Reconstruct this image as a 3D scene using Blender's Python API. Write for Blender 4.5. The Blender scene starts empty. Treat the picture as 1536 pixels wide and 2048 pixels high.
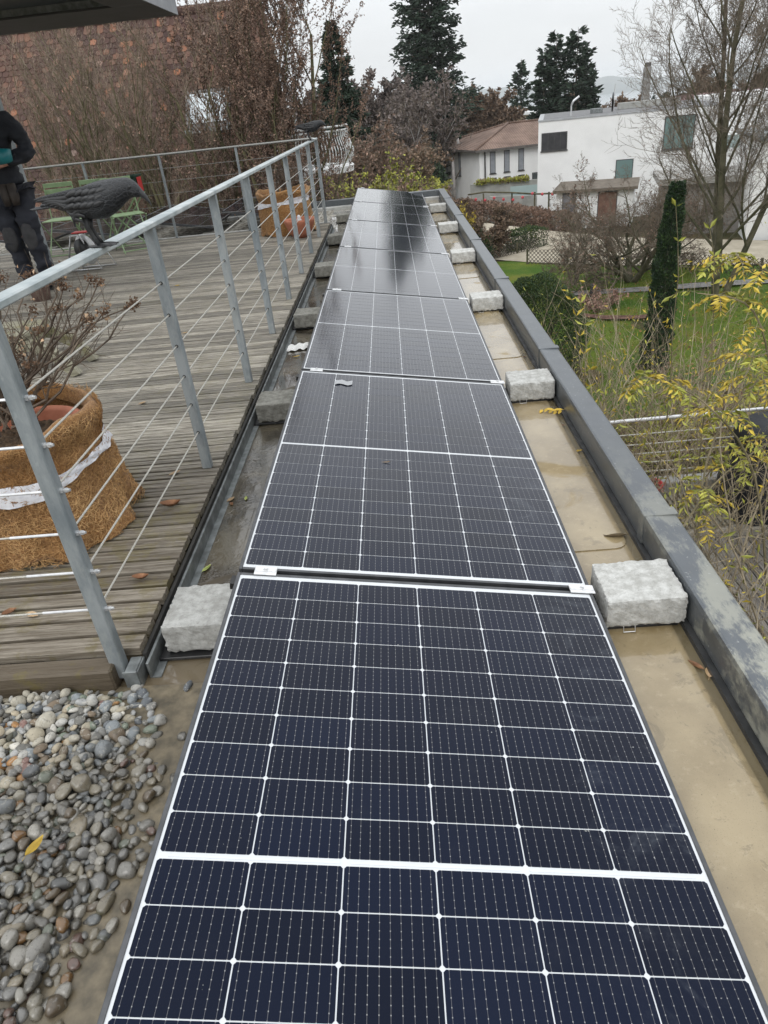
import bpy, math, random
import numpy as np
from mathutils import Matrix, Vector
R=math.radians
sc=bpy.context.scene
# ------------------------------------------------------------------ camera
cam_d=bpy.data.cameras.new('camera'); cam=bpy.data.objects.new('camera',cam_d); sc.collection.objects.link(cam); sc.camera=cam
_C=Vector((0.01753,-1.79032,1.50713))
_f=Vector((-0.0468,0.8606,-0.5072)); _u=Vector((0.0790,0.5094,0.8569)); _f.normalize()
_r=_f.cross(_u).normalized(); _u=_r.cross(_f)
CAMM=Matrix(((_r.x,_u.x,-_f.x,_C.x),(_r.y,_u.y,-_f.y,_C.y),(_r.z,_u.z,-_f.z,_C.z),(0,0,0,1)))
cam.matrix_world=CAMM
cam_d.sensor_fit='VERTICAL'; cam_d.sensor_height=36.0; cam_d.lens=36.0*1381.018/2048
cam_d.clip_start=0.05; cam_d.clip_end=12000
# ------------------------------------------------------------------ world, sun
W=bpy.data.worlds.new('World'); sc.world=W; W.use_nodes=True
nt=W.node_tree; N=nt.nodes; Lk=nt.links
for n in list(N): N.remove(n)
def wn(t,**k):
    n=N.new(t)
    for a,b in k.items(): setattr(n,a,b)
    return n
def wmath(op,a,b=None):
    n=wn('ShaderNodeMath',operation=op)
    for i,v in enumerate((a,b)):
        if v is None: continue
        if isinstance(v,(int,float,np.floating)): n.inputs[i].default_value=v
        else: Lk.new(v,n.inputs[i])
    return n.outputs[0]
SUN_EL,SUN_AZ=R(38),R(200)
sky=wn('ShaderNodeTexSky',sky_type='NISHITA'); sky.sun_disc=False; sky.sun_elevation=SUN_EL; sky.sun_rotation=SUN_AZ
tc=wn('ShaderNodeTexCoord'); sep=wn('ShaderNodeSeparateXYZ'); Lk.new(tc.outputs['Generated'],sep.inputs[0])
zc=wmath('MAXIMUM',sep.outputs[2],0.0)
mp=wn('ShaderNodeMapping'); mp.inputs['Scale'].default_value=(1.2,1.2,5.5); Lk.new(tc.outputs['Generated'],mp.inputs[0])
nz=wn('ShaderNodeTexNoise'); nz.inputs['Scale'].default_value=2.2; nz.inputs['Detail'].default_value=6; nz.inputs['Roughness'].default_value=.55
Lk.new(mp.outputs[0],nz.inputs['Vector'])
lum=wmath('MULTIPLY',wmath('ADD',wmath('MULTIPLY',zc,1.15),1.0),7.9)      # overcast: brighter towards the zenith
lum=wmath('MULTIPLY',lum,wmath('ADD',wmath('MULTIPLY',nz.outputs[0],0.34),0.83))
cc=wn('ShaderNodeCombineColor')
Lk.new(wmath('MULTIPLY',lum,0.975),cc.inputs[0]); Lk.new(wmath('MULTIPLY',lum,1.0),cc.inputs[1]); Lk.new(wmath('MULTIPLY',lum,1.025),cc.inputs[2])
mx=wn('ShaderNodeMix',data_type='RGBA'); mx.inputs[0].default_value=0.95
Lk.new(sky.outputs[0],mx.inputs[6]); Lk.new(cc.outputs[0],mx.inputs[7])
bg=wn('ShaderNodeBackground'); bg.inputs[1].default_value=0.1; wo=wn('ShaderNodeOutputWorld')
Lk.new(mx.outputs[2],bg.inputs[0]); Lk.new(bg.outputs[0],wo.inputs[0])
sd=bpy.data.lights.new('sun','SUN'); sd.energy=0.75; sd.angle=R(28); sd.color=(1,.985,.96)
so=bpy.data.objects.new('sun',sd); sc.collection.objects.link(so)
_sd=Vector((math.sin(SUN_AZ)*math.cos(SUN_EL),math.cos(SUN_AZ)*math.cos(SUN_EL),math.sin(SUN_EL)))
so.rotation_euler=_sd.to_track_quat('Z','Y').to_euler()
vs=sc.view_settings; sc.display_settings.display_device='sRGB'; vs.view_transform='Standard'; vs.look='None'; vs.gamma=1; vs.exposure=0.14; vs.use_curve_mapping=False
cy=sc.cycles; cy.max_bounces=6; cy.diffuse_bounces=3; cy.glossy_bounces=3; cy.transmission_bounces=4; cy.transparent_max_bounces=6; cy.caustics_reflective=False; cy.caustics_refractive=False; cy.use_denoising=True; cy.volume_bounces=1

# ------------------------------------------------------------------ helpers
col=sc.collection
rng=random.Random(7); nr=np.random.default_rng(7)
def link(o): col.objects.link(o); return o
def tag(o,label=None,cat=None,group=None,kind=None):
    if label: o['label']=label
    if cat: o['category']=cat
    if group: o['group']=group
    if kind: o['kind']=kind
    return o
def empty(name,loc=(0,0,0),label=None,cat=None,group=None,kind=None):
    o=bpy.data.objects.new(name,None); o.empty_display_size=.1; o.location=loc; link(o)
    return tag(o,label,cat,group,kind)
def origin(o):
    v=Vector((0,0,0))
    while o is not None: v+=Vector(o.location); o=o.parent
    return np.array(v)
def setmesh(me,V,F):
    V=np.asarray(V,dtype=np.float32).reshape(-1,3)
    if isinstance(F,np.ndarray):
        k=F.shape[1]; n=F.shape[0]; idx=F.astype(np.int32).ravel(); ls=np.arange(n,dtype=np.int32)*k; lt=np.full(n,k,dtype=np.int32)
    else:
        lt=np.array([len(f) for f in F],dtype=np.int32); idx=np.array([i for f in F for i in f],dtype=np.int32); ls=np.concatenate(([0],np.cumsum(lt)[:-1])).astype(np.int32)
    me.vertices.add(len(V)); me.vertices.foreach_set('co',V.ravel())
    me.loops.add(len(idx)); me.loops.foreach_set('vertex_index',idx)
    me.polygons.add(len(lt)); me.polygons.foreach_set('loop_start',ls); me.polygons.foreach_set('loop_total',lt)
    me.polygons.foreach_set('use_smooth',np.zeros(len(lt),dtype=bool)); me.update(calc_edges=True); me.validate()
def obj(name,V,F,m,parent=None,smooth=False,loc=None,data=None):
    """one mesh object; V is in world coordinates"""
    V=np.asarray(V,dtype=np.float64).reshape(-1,3)
    base=origin(parent) if parent is not None else np.zeros(3)
    l=np.array(loc,dtype=float) if loc is not None else base
    me=bpy.data.meshes.new(name); setmesh(me,V-l,F)
    if m is not None: me.materials.append(m)
    if smooth: me.polygons.foreach_set('use_smooth',[True]*len(me.polygons))
    o=bpy.data.objects.new(name,me); link(o); o.parent=parent; o.location=l-base
    return o
def inst(name,me,loc,rot=(0,0,0),scale=(1,1,1),parent=None):
    o=bpy.data.objects.new(name,me); link(o); o.parent=parent
    b=origin(parent) if parent is not None else np.zeros(3)
    o.location=np.array(loc)-b; o.rotation_euler=rot; o.scale=scale; return o
def copy_tree(o,parent=None):
    c=o.copy(); link(c); c.parent=parent
    for ch in list(o.children): copy_tree(ch,c)
    return c
class G:
    """geometry collector"""
    def __init__(s): s.V=[]; s.F=[]
    def add(s,V,F):
        n=len(s.V); s.V+= [tuple(v) for v in V]; s.F+=[tuple(i+n for i in f) for f in F]; return s
    def box(s,a,b,M=None):
        (x0,y0,z0),(x1,y1,z1)=a,b
        V=[(x0,y0,z0),(x1,y0,z0),(x1,y1,z0),(x0,y1,z0),(x0,y0,z1),(x1,y0,z1),(x1,y1,z1),(x0,y1,z1)]
        if M is not None: V=[tuple(M@Vector(v)) for v in V]
        return s.add(V,[(0,3,2,1),(4,5,6,7),(0,1,5,4),(1,2,6,5),(2,3,7,6),(3,0,4,7)])
    def cbox(s,a,b,c=.002,M=None):
        """box with chamfered edges"""
        (x0,y0,z0),(x1,y1,z1)=a,b
        me=[];xs=((x0,x0+c),(x1,x1-c));ys=((y0,y0+c),(y1,y1-c));zs=((z0,z0+c),(z1,z1-c))
        V=[];ix={}
        for i in (0,1):
            for j in (0,1):
                for k in (0,1):
                    ix[i,j,k,0]=len(V);V.append((xs[i][0],ys[j][1],zs[k][1]))
                    ix[i,j,k,1]=len(V);V.append((xs[i][1],ys[j][0],zs[k][1]))
                    ix[i,j,k,2]=len(V);V.append((xs[i][1],ys[j][1],zs[k][0]))
        F=[]
        for i in (0,1):
            q=[ix[i,0,0,0],ix[i,1,0,0],ix[i,1,1,0],ix[i,0,1,0]];F.append(q if i else q[::-1])
            q=[ix[0,i,0,1],ix[1,i,0,1],ix[1,i,1,1],ix[0,i,1,1]];F.append(q[::-1] if i else q)
            q=[ix[0,0,i,2],ix[1,0,i,2],ix[1,1,i,2],ix[0,1,i,2]];F.append(q if i else q[::-1])
        for a_ in (0,1):
            for b_ in (0,1):
                F.append([ix[a_,b_,0,0],ix[a_,b_,1,0],ix[a_,b_,1,1],ix[a_,b_,0,1]])
                F.append([ix[a_,0,b_,0],ix[a_,1,b_,0],ix[a_,1,b_,2],ix[a_,0,b_,2]])
                F.append([ix[0,a_,b_,1],ix[1,a_,b_,1],ix[1,a_,b_,2],ix[0,a_,b_,2]])
                for c_ in (0,1): F.append([ix[a_,b_,c_,0],ix[a_,b_,c_,1],ix[a_,b_,c_,2]])
        if M is not None: V=[tuple(M@Vector(v)) for v in V]
        return s.add(V,F)
    def tube(s,pts,rad,k=8,cap=True,sq=None):
        pts=[Vector(p) for p in pts]; n=len(pts)
        rad=[rad]*n if isinstance(rad,(int,float)) else rad
        t=(pts[1]-pts[0]).normalized(); ref=Vector((0,0,1)) if abs(t.z)<.9 else Vector((1,0,0))
        a=t.cross(ref).normalized(); V=[];F=[]
        for i,p in enumerate(pts):
            t=(pts[min(i+1,n-1)]-pts[max(i-1,0)]).normalized()
            a=(a-t*a.dot(t)).normalized(); b=t.cross(a)
            for j in range(k):
                w=2*math.pi*j/k; V.append(tuple(p+(a*math.cos(w)+b*math.sin(w))*rad[i]))
        for i in range(n-1):
            for j in range(k):
                j2=(j+1)%k; F.append((i*k+j,i*k+j2,(i+1)*k+j2,(i+1)*k+j))
        if cap: F.append(tuple(range(k))[::-1]); F.append(tuple((n-1)*k+j for j in range(k)))
        return s.add(V,F)
    def lathe(s,prof,c=(0,0,0),k=24,wob=None):
        V=[];F=[];n=len(prof)
        for i,(r,z) in enumerate(prof):
            for j in range(k):
                w=2*math.pi*j/k; rr=r*(wob(w,i) if wob else 1)
                V.append((c[0]+rr*math.cos(w),c[1]+rr*math.sin(w),c[2]+z))
        for i in range(n-1):
            for j in range(k):
                j2=(j+1)%k; F.append((i*k+j,i*k+j2,(i+1)*k+j2,(i+1)*k+j))
        return s.add(V,F)
    def quad(s,*p): return s.add(p,[tuple(range(len(p)))])
    def out(s,name,m,parent=None,smooth=False,loc=None): return obj(name,s.V,s.F,m,parent,smooth,loc)
def grid(x0,x1,y0,y1,nx,ny,zf):
    xs=np.linspace(x0,x1,nx+1);ys=np.linspace(y0,y1,ny+1); X,Y=np.meshgrid(xs,ys); Z=zf(X,Y)+0*X
    V=np.stack([X.ravel(),Y.ravel(),Z.ravel()],1); i=np.arange(nx*ny); r=i//nx;c=i%nx;a=r*(nx+1)+c
    return V,np.stack([a,a+1,a+nx+2,a+nx+1],1)
# vectorised tubes / quads for vegetation
def norm(a): return a/np.maximum(np.linalg.norm(a,axis=-1,keepdims=True),1e-9)
def tubes(S,k=3):
    S=np.asarray(S,dtype=float)
    if len(S)==0: return np.zeros((0,3)),np.zeros((0,4),int)
    p0,p1,r0,r1=S[:,0:3],S[:,3:6],S[:,6],S[:,7]; t=norm(p1-p0)
    ref=np.where(np.abs(t[:,2:3])<.9,np.array([[0,0,1.]]),np.array([[1.,0,0]])); a=norm(np.cross(t,ref)); b=np.cross(t,a)
    V=[]
    for p,r in ((p0,r0),(p1,r1)):
        for j in range(k):
            w=2*math.pi*j/k; V.append(p+(a*math.cos(w)+b*math.sin(w))*r[:,None])
    V=np.stack(V,1).reshape(-1,3); n=len(S); base=np.arange(n)[:,None]*(2*k)
    F=[base+np.array([[j,(j+1)%k,k+(j+1)%k,k+j]]) for j in range(k)]
    return V,np.concatenate(F,0)
def leaves(P,size,rg,D=None,asp=.45,jit=.8,bend=.15):
    """one rhombic leaf per point; D = direction of growth"""
    n=len(P); P=np.asarray(P,dtype=float)
    D=norm((np.zeros((n,3)) if D is None else norm(D))+rg.normal(size=(n,3))*jit)
    S=norm(np.cross(D,rg.normal(size=(n,3)))); L=(size*rg.uniform(.6,1.35,n))[:,None]; Nn=np.cross(D,S)
    V=np.stack([P,P+D*L*.45+S*L*asp*.5+Nn*L*bend,P+D*L,P+D*L*.45-S*L*asp*.5+Nn*L*bend],1).reshape(-1,3)
    return V,np.arange(n*4).reshape(n,4)
def cat(*VF):
    Vs=[];Fs=[];n=0
    for V,F in VF:
        if len(V)==0: continue
        Vs.append(V);Fs.append(F+n);n+=len(V)
    return np.concatenate(Vs),np.concatenate(Fs)

# ------------------------------------------------------------------ materials
def ramp(nd,stops):
    cr=nd.color_ramp
    while len(cr.elements)>1: cr.elements.remove(cr.elements[0])
    cr.elements[0].position=stops[0][0]; cr.elements[0].color=(*stops[0][1],1) if len(stops[0][1])==3 else stops[0][1]
    for p,c in stops[1:]:
        e=cr.elements.new(p); e.color=(*c,1)
class Mt:
    def __init__(s,name):
        s.m=bpy.data.materials.new(name); s.m.use_nodes=True; s.t=s.m.node_tree; s.b=s.t.nodes['Principled BSDF']
        s.co=None
    def n(s,t,**k):
        x=s.t.nodes.new(t)
        for a,b in k.items(): setattr(x,a,b)
        return x
    def l(s,a,b): s.t.links.new(a,b)
    def coord(s,scale=(1,1,1),kind='Object',rot=(0,0,0)):
        tc=s.n('ShaderNodeTexCoord'); mp=s.n('ShaderNodeMapping'); mp.inputs['Scale'].default_value=scale; mp.inputs['Rotation'].default_value=rot
        if kind=='World':
            g=s.n('ShaderNodeNewGeometry'); s.l(g.outputs['Position'],mp.inputs[0])
        else: s.l(tc.outputs[kind],mp.inputs[0])
        return mp.outputs[0]
    def noise(s,scale,detail=4,vec=None,rough=.55,dist=0):
        x=s.n('ShaderNodeTexNoise'); x.inputs['Scale'].default_value=scale; x.inputs['Detail'].default_value=detail; x.inputs['Roughness'].default_value=rough; x.inputs['Distortion'].default_value=dist
        if vec is not None: s.l(vec,x.inputs['Vector'])
        return x.outputs[0]
    def math(s,op,a,b=None,c=None,clamp=False):
        x=s.n('ShaderNodeMath',operation=op,use_clamp=clamp)
        for i,v in enumerate((a,b,c)):
            if v is None: continue
            if isinstance(v,(int,float,np.floating)): x.inputs[i].default_value=v
            else: s.l(v,x.inputs[i])
        return x.outputs[0]
    def rmp(s,fac,stops):
        x=s.n('ShaderNodeValToRGB'); ramp(x,stops); s.l(fac,x.inputs[0]); return x.outputs[0]
    def step(s,fac,a,b):
        x=s.n('ShaderNodeMapRange',interpolation_type='SMOOTHSTEP'); s.l(fac,x.inputs[0]); x.inputs[1].default_value=a; x.inputs[2].default_value=b; return x.outputs[0]
    def mix(s,fac,a,b,mode='MIX'):
        x=s.n('ShaderNodeMix',data_type='RGBA',blend_type=mode)
        for i,v in ((0,fac),(6,a),(7,b)):
            if isinstance(v,(int,float,np.floating)): x.inputs[i].default_value=v
            elif isinstance(v,tuple): x.inputs[i].default_value=(*v,1)
            else: s.l(v,x.inputs[i])
        return x.outputs[2]
    def rand(s,island=False):
        if island: return s.n('ShaderNodeNewGeometry').outputs['Random Per Island']
        return s.n('ShaderNodeObjectInfo').outputs['Random']
    def set(s,**k):
        for a,v in k.items():
            i=s.b.inputs[{'col':'Base Color','rough':'Roughness','metal':'Metallic','coat':'Coat Weight','coatr':'Coat Roughness','spec':'Specular IOR Level','trans':'Transmission Weight','ior':'IOR','sheen':'Sheen Weight','alpha':'Alpha'}[a]]
            if isinstance(v,(int,float,np.floating)): i.default_value=v
            elif isinstance(v,tuple): i.default_value=(*v,1)
            else: s.l(v,i)
        return s
    def bump(s,h,strength=.3,dist=.01):
        x=s.n('ShaderNodeBump'); x.inputs['Strength'].default_value=strength; x.inputs['Distance'].default_value=dist; s.l(h,x.inputs['Height']); s.l(x.outputs[0],s.b.inputs['Normal']); return s
    def scale(s,colr,val):
        x=s.n('ShaderNodeHueSaturation'); s.l(colr,x.inputs['Color'])
        if isinstance(val,float): x.inputs['Value'].default_value=val
        else: s.l(val,x.inputs['Value'])
        return x.outputs[0]
def simple(name,c1,c2=None,sc_=20,rough=.7,bump=0,bs=None,metal=0,vary=0,island=False,stretch=(1,1,1),coords='Object',spec=.5,coat=0,bd=.005,lo=.35,hi=.65):
    M=Mt(name); v=M.coord(stretch,coords)
    if c2 is None: c=M.rmp(M.noise(sc_,5,v),[(0.3,tuple(x*.85 for x in c1)),(0.7,tuple(min(1,x*1.12) for x in c1))])
    else: c=M.rmp(M.noise(sc_,6,v),[(lo,c1),(hi,c2)])
    if vary:
        c=M.scale(c,M.math('ADD',M.math('MULTIPLY',M.rand(island),vary*2),1-vary))
    M.set(col=c,rough=rough,metal=metal,spec=spec,coat=coat)
    if bump: M.bump(M.noise(bs or sc_*3,5,v),bump,bd)
    return M.m
# ------------------------------------------------------------------ roof membrane
def mat_membrane():
    M=Mt('membrane_wet'); v=M.coord(kind='World'); s=M.n('ShaderNodeSeparateXYZ'); M.l(M.n('ShaderNodeNewGeometry').outputs['Position'],s.inputs[0])
    n1=M.noise(3.2,6,v); n2=M.noise(38,6,v,.7); n3=M.noise(1.1,3,v)
    tan=M.mix(M.step(n1,.35,.68),(.26,.195,.10),(.40,.315,.18)); tan=M.mix(M.math('MULTIPLY',M.step(n2,.52,.72),.4),tan,(.50,.41,.26))
    grey=M.mix(M.step(n1,.4,.62),(.04,.034,.025),(.135,.115,.08))
    x=M.step(M.math('ADD',s.outputs[0],M.math('MULTIPLY',n3,.1)),-.5,-.2)
    front=M.step(M.math('ADD',s.outputs[1],M.math('MULTIPLY',n1,.9)),1.1,-.1)   # silt towards the near end
    far=M.step(s.outputs[1],8.2,9.2)
    c=M.mix(M.math('MULTIPLY',front,.7),grey,(.25,.19,.115)); c=M.mix(far,c,M.mix(M.step(n2,.4,.6),(.22,.19,.14),(.62,.6,.54)))
    c=M.mix(x,c,tan)
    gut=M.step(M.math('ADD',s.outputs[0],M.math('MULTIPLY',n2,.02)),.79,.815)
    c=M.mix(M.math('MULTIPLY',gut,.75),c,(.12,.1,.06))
    c=M.mix(M.math('MULTIPLY',M.step(M.noise(160,3,v),.7,.76),.8),c,(.05,.04,.03))
    c=M.mix(M.math('MULTIPLY',M.step(M.noise(7,7,v,.75,.8),.56,.60),.35),c,(.12,.09,.045)); c=M.mix(M.math('MULTIPLY',M.step(M.noise(420,2,v),.6,.7),.3),c,(.10,.08,.05))
    wet=M.step(M.noise(3.5,3,v,.5,.6),.32,.42); c=M.scale(c,M.math('SUBTRACT',1.0,M.math('MULTIPLY',wet,.14)))
    M.set(col=c,rough=M.math('SUBTRACT',.6,M.math('MULTIPLY',wet,.42)),coat=M.math('MULTIPLY',wet,1.0),coatr=.025,spec=.4)
    M.bump(M.noise(45,5,v),.25,.003)
    rb_=M.n('ShaderNodeBump'); rb_.inputs['Distance'].default_value=.004; M.l(M.math('MULTIPLY',M.step(s.outputs[0],-.45,-.6),M.math('MULTIPLY',M.step(M.noise(2,3,v),.45,.55),.7)),rb_.inputs['Strength']); M.l(M.noise(24,3,v,.5,1.5),rb_.inputs['Height']); M.l(rb_.outputs[0],M.b.inputs['Coat Normal']); return M.m
m_mem=mat_membrane()
V,F=grid(-.99,.9,-4.5,11.45,60,160,lambda X,Y:.0025*np.sin(X*7+Y*1.3)*np.sin(Y*2.1))
roof=tag(obj('roof_membrane',V,F,m_mem,smooth=True),kind='structure')
# overlapping membrane sheets with their laps, right of the panels
def sheet(y0,y1,x0,x1,z):
    r=.05; P=[(x0,y0)]
    for a in range(5): w=-math.pi/2+a*math.pi/8; P.append((x1-r+r*math.cos(w),y0+r+r*math.sin(w)))
    P+=[(x1+.004,(y0+y1)/2),(x1,y1),(x0,y1)]; n=len(P)
    V=[(x,y,z+.004) for x,y in P]+[(x,y,z-.001) for x,y in P]
    return obj('membrane_sheet',V,[tuple(range(n))]+[(i,i+n,(i+1)%n+n,(i+1)%n) for i in range(n)],m_mem,roof)
for i,y in enumerate([-2.7,-1.7,-.73,.35,1.45,2.6,3.8,5.0,6.3,7.6,8.9]): sheet(y,y+1.28,-.45,.792+.006*math.sin(i*3),.003+.004*(i%2))
# ------------------------------------------------------------------ parapet
def mat_zinc(name,c,pat=1,wetc=.3):
    M=Mt(name); v=M.coord(kind='World'); s=M.n('ShaderNodeSeparateXYZ'); M.l(M.n('ShaderNodeNewGeometry').outputs['Position'],s.inputs[0])
    base=M.mix(M.noise(9,6,v,.65),tuple(x*.8 for x in c),tuple(x*1.3 for x in c))
    vs_=M.coord((6,3,4),'World'); pn=M.math('ADD',M.math('MULTIPLY',M.noise(1.5,4,vs_,.6,.3),.62),M.math('MULTIPLY',M.noise(22,7,M.coord((3,1,1),'World'),.8),.38))
    nearm=M.step(M.math('ADD',s.outputs[1],M.math('MULTIPLY',M.noise(3,4,v),1.3)),1.55,.2)
    k=M.math('MULTIPLY',M.step(pn,.45,.56),M.math('ADD',M.math('MULTIPLY',nearm,.9*pat),.05))
    cc=M.mix(k,base,(.36,.36,.31)); cc=M.mix(M.math('MULTIPLY',M.step(M.noise(60,3,v),.66,.72),.5),cc,(.4,.41,.4))
    M.set(col=cc,rough=M.math('ADD',M.math('MULTIPLY',k,.4),.33),metal=.35,spec=.5); M.bump(M.noise(70,4,v),.12,.002); return M.m
m_zinc=mat_zinc('weathered_zinc',(.105,.115,.125)); m_dark=simple('dark_flashing',(.018,.019,.02),(.05,.05,.05),12,.45,.2,coords='World')
par=empty('parapet',(.9,4,0),kind='structure')
js=[-4.4,-1.55,.38,2.35,4.3,6.25,8.2,10.1,11.5]
for a,b in zip(js[:-1],js[1:]):
    g=G(); xi,xo,z=.842,.953,.14; prof=[(xi+.004,.018),(xi,.03),(xi-.004,z-.02),(xi-.001,z-.004),(xi+.006,z),(xo-.006,z-.006),(xo,z-.01),(xo+.004,z-.03),(xo+.004,-.05)]
    V=[(x,a+.0015,zz) for x,zz in prof]+[(x,b-.0015,zz) for x,zz in prof]; n=len(prof)
    g.add(V,[(i+1,i,n+i,n+i+1) for i in range(n-1)]+[tuple(range(n)),tuple(range(n,2*n))[::-1]]); g.out('coping',m_zinc,par)
    if b<11: g=G().cbox((xi-.007,b-.028,.02),(xo+.0065,b+.022,z+.003),.003); g.out('coping_joint',m_zinc,par)
G().box((.825,-4.4,-.002),(.849,11.35,.019)).out('flashing_strip',m_dark,par)
# far parapet
G().cbox((-5.9,11.36,-.02),(.842,11.5,.135),.006).out('coping',m_zinc,par)
G().cbox((-5.9,11.2,-.02),(.84,11.34,.045),.006).out('ledge',simple('pale_ledge',(.3,.3,.29),(.5,.5,.48),9,.6,.2,coords='World'),par)
m_wallw=simple('render_white',(.78,.78,.77),(.85,.85,.84),.8,.9,.15,40,coords='World')
bb=empty('roof_terrace_building',(0,4,-6),'flat roofed building carrying the solar panels and the timber deck','building')
m_slab=simple('slab_side',(.16,.16,.16),(.24,.24,.23),3,.9,coords='World')
G().box((-.99,-4.4,-6.2),(.951,11.44,-.06)).out('wall',m_slab,bb); G().box((-7.6,-.1,-6.2),(-.992,11.44,-.12)).out('wall',m_slab,bb)
# roof surface beyond and below the deck, left part
m_gr=simple('gritty_roof',(.13,.115,.09),(.5,.48,.42),14,.8,.5,40,coords='World',lo=.42,hi=.62)
V,F=grid(-7.6,-.991,-4.5,11.3,60,120,lambda X,Y:-.005+.006*np.sin(X*5)*np.cos(Y*4)); tag(obj('gritty_roof_surface',V,F,m_gr,smooth=True),kind='structure')
# concrete kerbs beyond the deck
m_conc=None
# ------------------------------------------------------------------ solar panels
TH=R(9.3); ZC=.19
def mat_cell():
    M=Mt('solar_cell'); uv=M.n('ShaderNodeUVMap').outputs[0]; s=M.n('ShaderNodeSeparateXYZ'); M.l(uv,s.inputs[0])
    g=M.n('ShaderNodeNewGeometry').outputs['Position']; v=M.coord(kind='World')
    fx=M.math('ABSOLUTE',M.math('SUBTRACT',M.math('FRACT',M.math('MULTIPLY',s.outputs[0],9.0)),.5))
    bar=M.math('LESS_THAN',fx,.021)
    fy=M.math('ABSOLUTE',M.math('SUBTRACT',M.math('FRACT',M.math('ADD',M.math('MULTIPLY',s.outputs[1],6.0),.5)),.5))
    dot=M.math('MULTIPLY',M.math('LESS_THAN',fy,.075),M.math('LESS_THAN',fx,.05))
    fing=M.math('MULTIPLY',M.math('LESS_THAN',M.math('FRACT',M.math('MULTIPLY',s.outputs[1],44)),.25),.03)
    b0=M.mix(M.noise(1.6,3,v),(.0012,.0038,.014),(.0028,.0052,.0145)); b0=M.scale(b0,M.math('ADD',M.math('MULTIPLY',M.rand(),.5),.75))
    c=M.mix(fing,b0,(.08,.085,.1)); c=M.mix(M.math('MULTIPLY',bar,.3),c,(.36,.35,.34)); c=M.mix(M.math('MULTIPLY',dot,.38),c,(.55,.55,.53))
    sx=M.n('ShaderNodeSeparateXYZ'); M.l(g,sx.inputs[0])
    # dried splashes towards the low edge and rare specks
    sm=M.math('MULTIPLY',M.step(sx.outputs[0],.28,.42),M.math('MULTIPLY',M.step(M.noise(7,6,v,.7,1.0),.50,.75),M.noise(120,3,v)))
    sp=M.step(M.noise(70,2,v),.77,.8); dirt=M.math('MULTIPLY',M.step(M.noise(5,6,v,.7),.55,.75),.010)
    c=M.mix(M.math('MULTIPLY',sm,.13),c,(.5,.55,.6)); c=M.mix(M.math('MULTIPLY',sp,.6),c,(.5,.5,.47)); c=M.mix(dirt,c,(.4,.4,.38))
    # anti-reflective solar glass: weak mirror face on, full mirror at grazing angles
    M.set(col=c,rough=M.math('ADD',M.math('MULTIPLY',M.noise(6,4,v),.08),.08),spec=.5,ior=1.5); M.b.inputs['Specular Tint'].default_value=(.09,.11,.18,1); M.b.inputs['Coat IOR'].default_value=1.155; M.set(coat=1.0,coatr=.1)
    return M.m
m_cell=mat_cell()
def glassy(name,c,rough=.4):
    M=Mt(name); v=M.coord(kind='World'); cc=M.mix(M.noise(30,5,v),tuple(x*.9 for x in c),c); M.set(col=cc,rough=rough,spec=.2,coat=1,coatr=.05); M.b.inputs['Coat IOR'].default_value=1.31; return M.m
m_back=glassy('white_backsheet',(.66,.68,.70)); m_alu=simple('anodised_frame',(.075,.078,.082),(.11,.112,.118),25,.42,metal=.6,coords='World')
m_silver=simple('bare_aluminium',(.6,.61,.62),(.75,.75,.75),40,.35,metal=.7,bump=.1); m_white=simple('clamp_white',(.66,.67,.68),(.8,.8,.8),60,.4,metal=.3)
m_blk=simple('black_plastic',(.008,.008,.009),(.02,.02,.02),40,.4)
PW,PL=.567,.9515
cw,chh=.0905,.04455
def cellmesh():
    c=.0046; P=[(-cw+c,-chh),(cw-c,-chh),(cw,-chh+c),(cw,chh-c),(cw-c,chh),(-cw+c,chh),(-cw,chh-c),(-cw,-chh+c)]
    V=[(x,y,0) for x,y in P]+[(x,y,-.0006) for x,y in P]; F=[tuple(range(8))]+[(i,i+8,(i+1)%8+8,(i+1)%8) for i in range(8)]
    return V,F
def add_uv(me,c):
    uv=me.uv_layers.new(name='UVMap'); co=np.zeros(len(me.vertices)*3); me.vertices.foreach_get('co',co); co=co.reshape(-1,3)
    li=np.zeros(len(me.loops),dtype=np.int32); me.loops.foreach_get('vertex_index',li); p=co[li,:2]-c[li]
    uv.data.foreach_set('uv',np.stack([(p[:,0]+cw)/(2*cw),(p[:,1]+chh)/(2*chh)],1).astype(np.float32).ravel())
cV,cF=cellmesh(); me_cell=bpy.data.meshes.new('cell'); setmesh(me_cell,cV,cF); me_cell.materials.append(m_cell); add_uv(me_cell,np.zeros((16,2)))
cellpos=[]
for half in (0,1):
    for j in range(10):
        y=(.0072+.0452+j*.0918)*(1 if half else -1)
        for i in range(6): cellpos.append(((i-2.5)*.1838,y))
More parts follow.
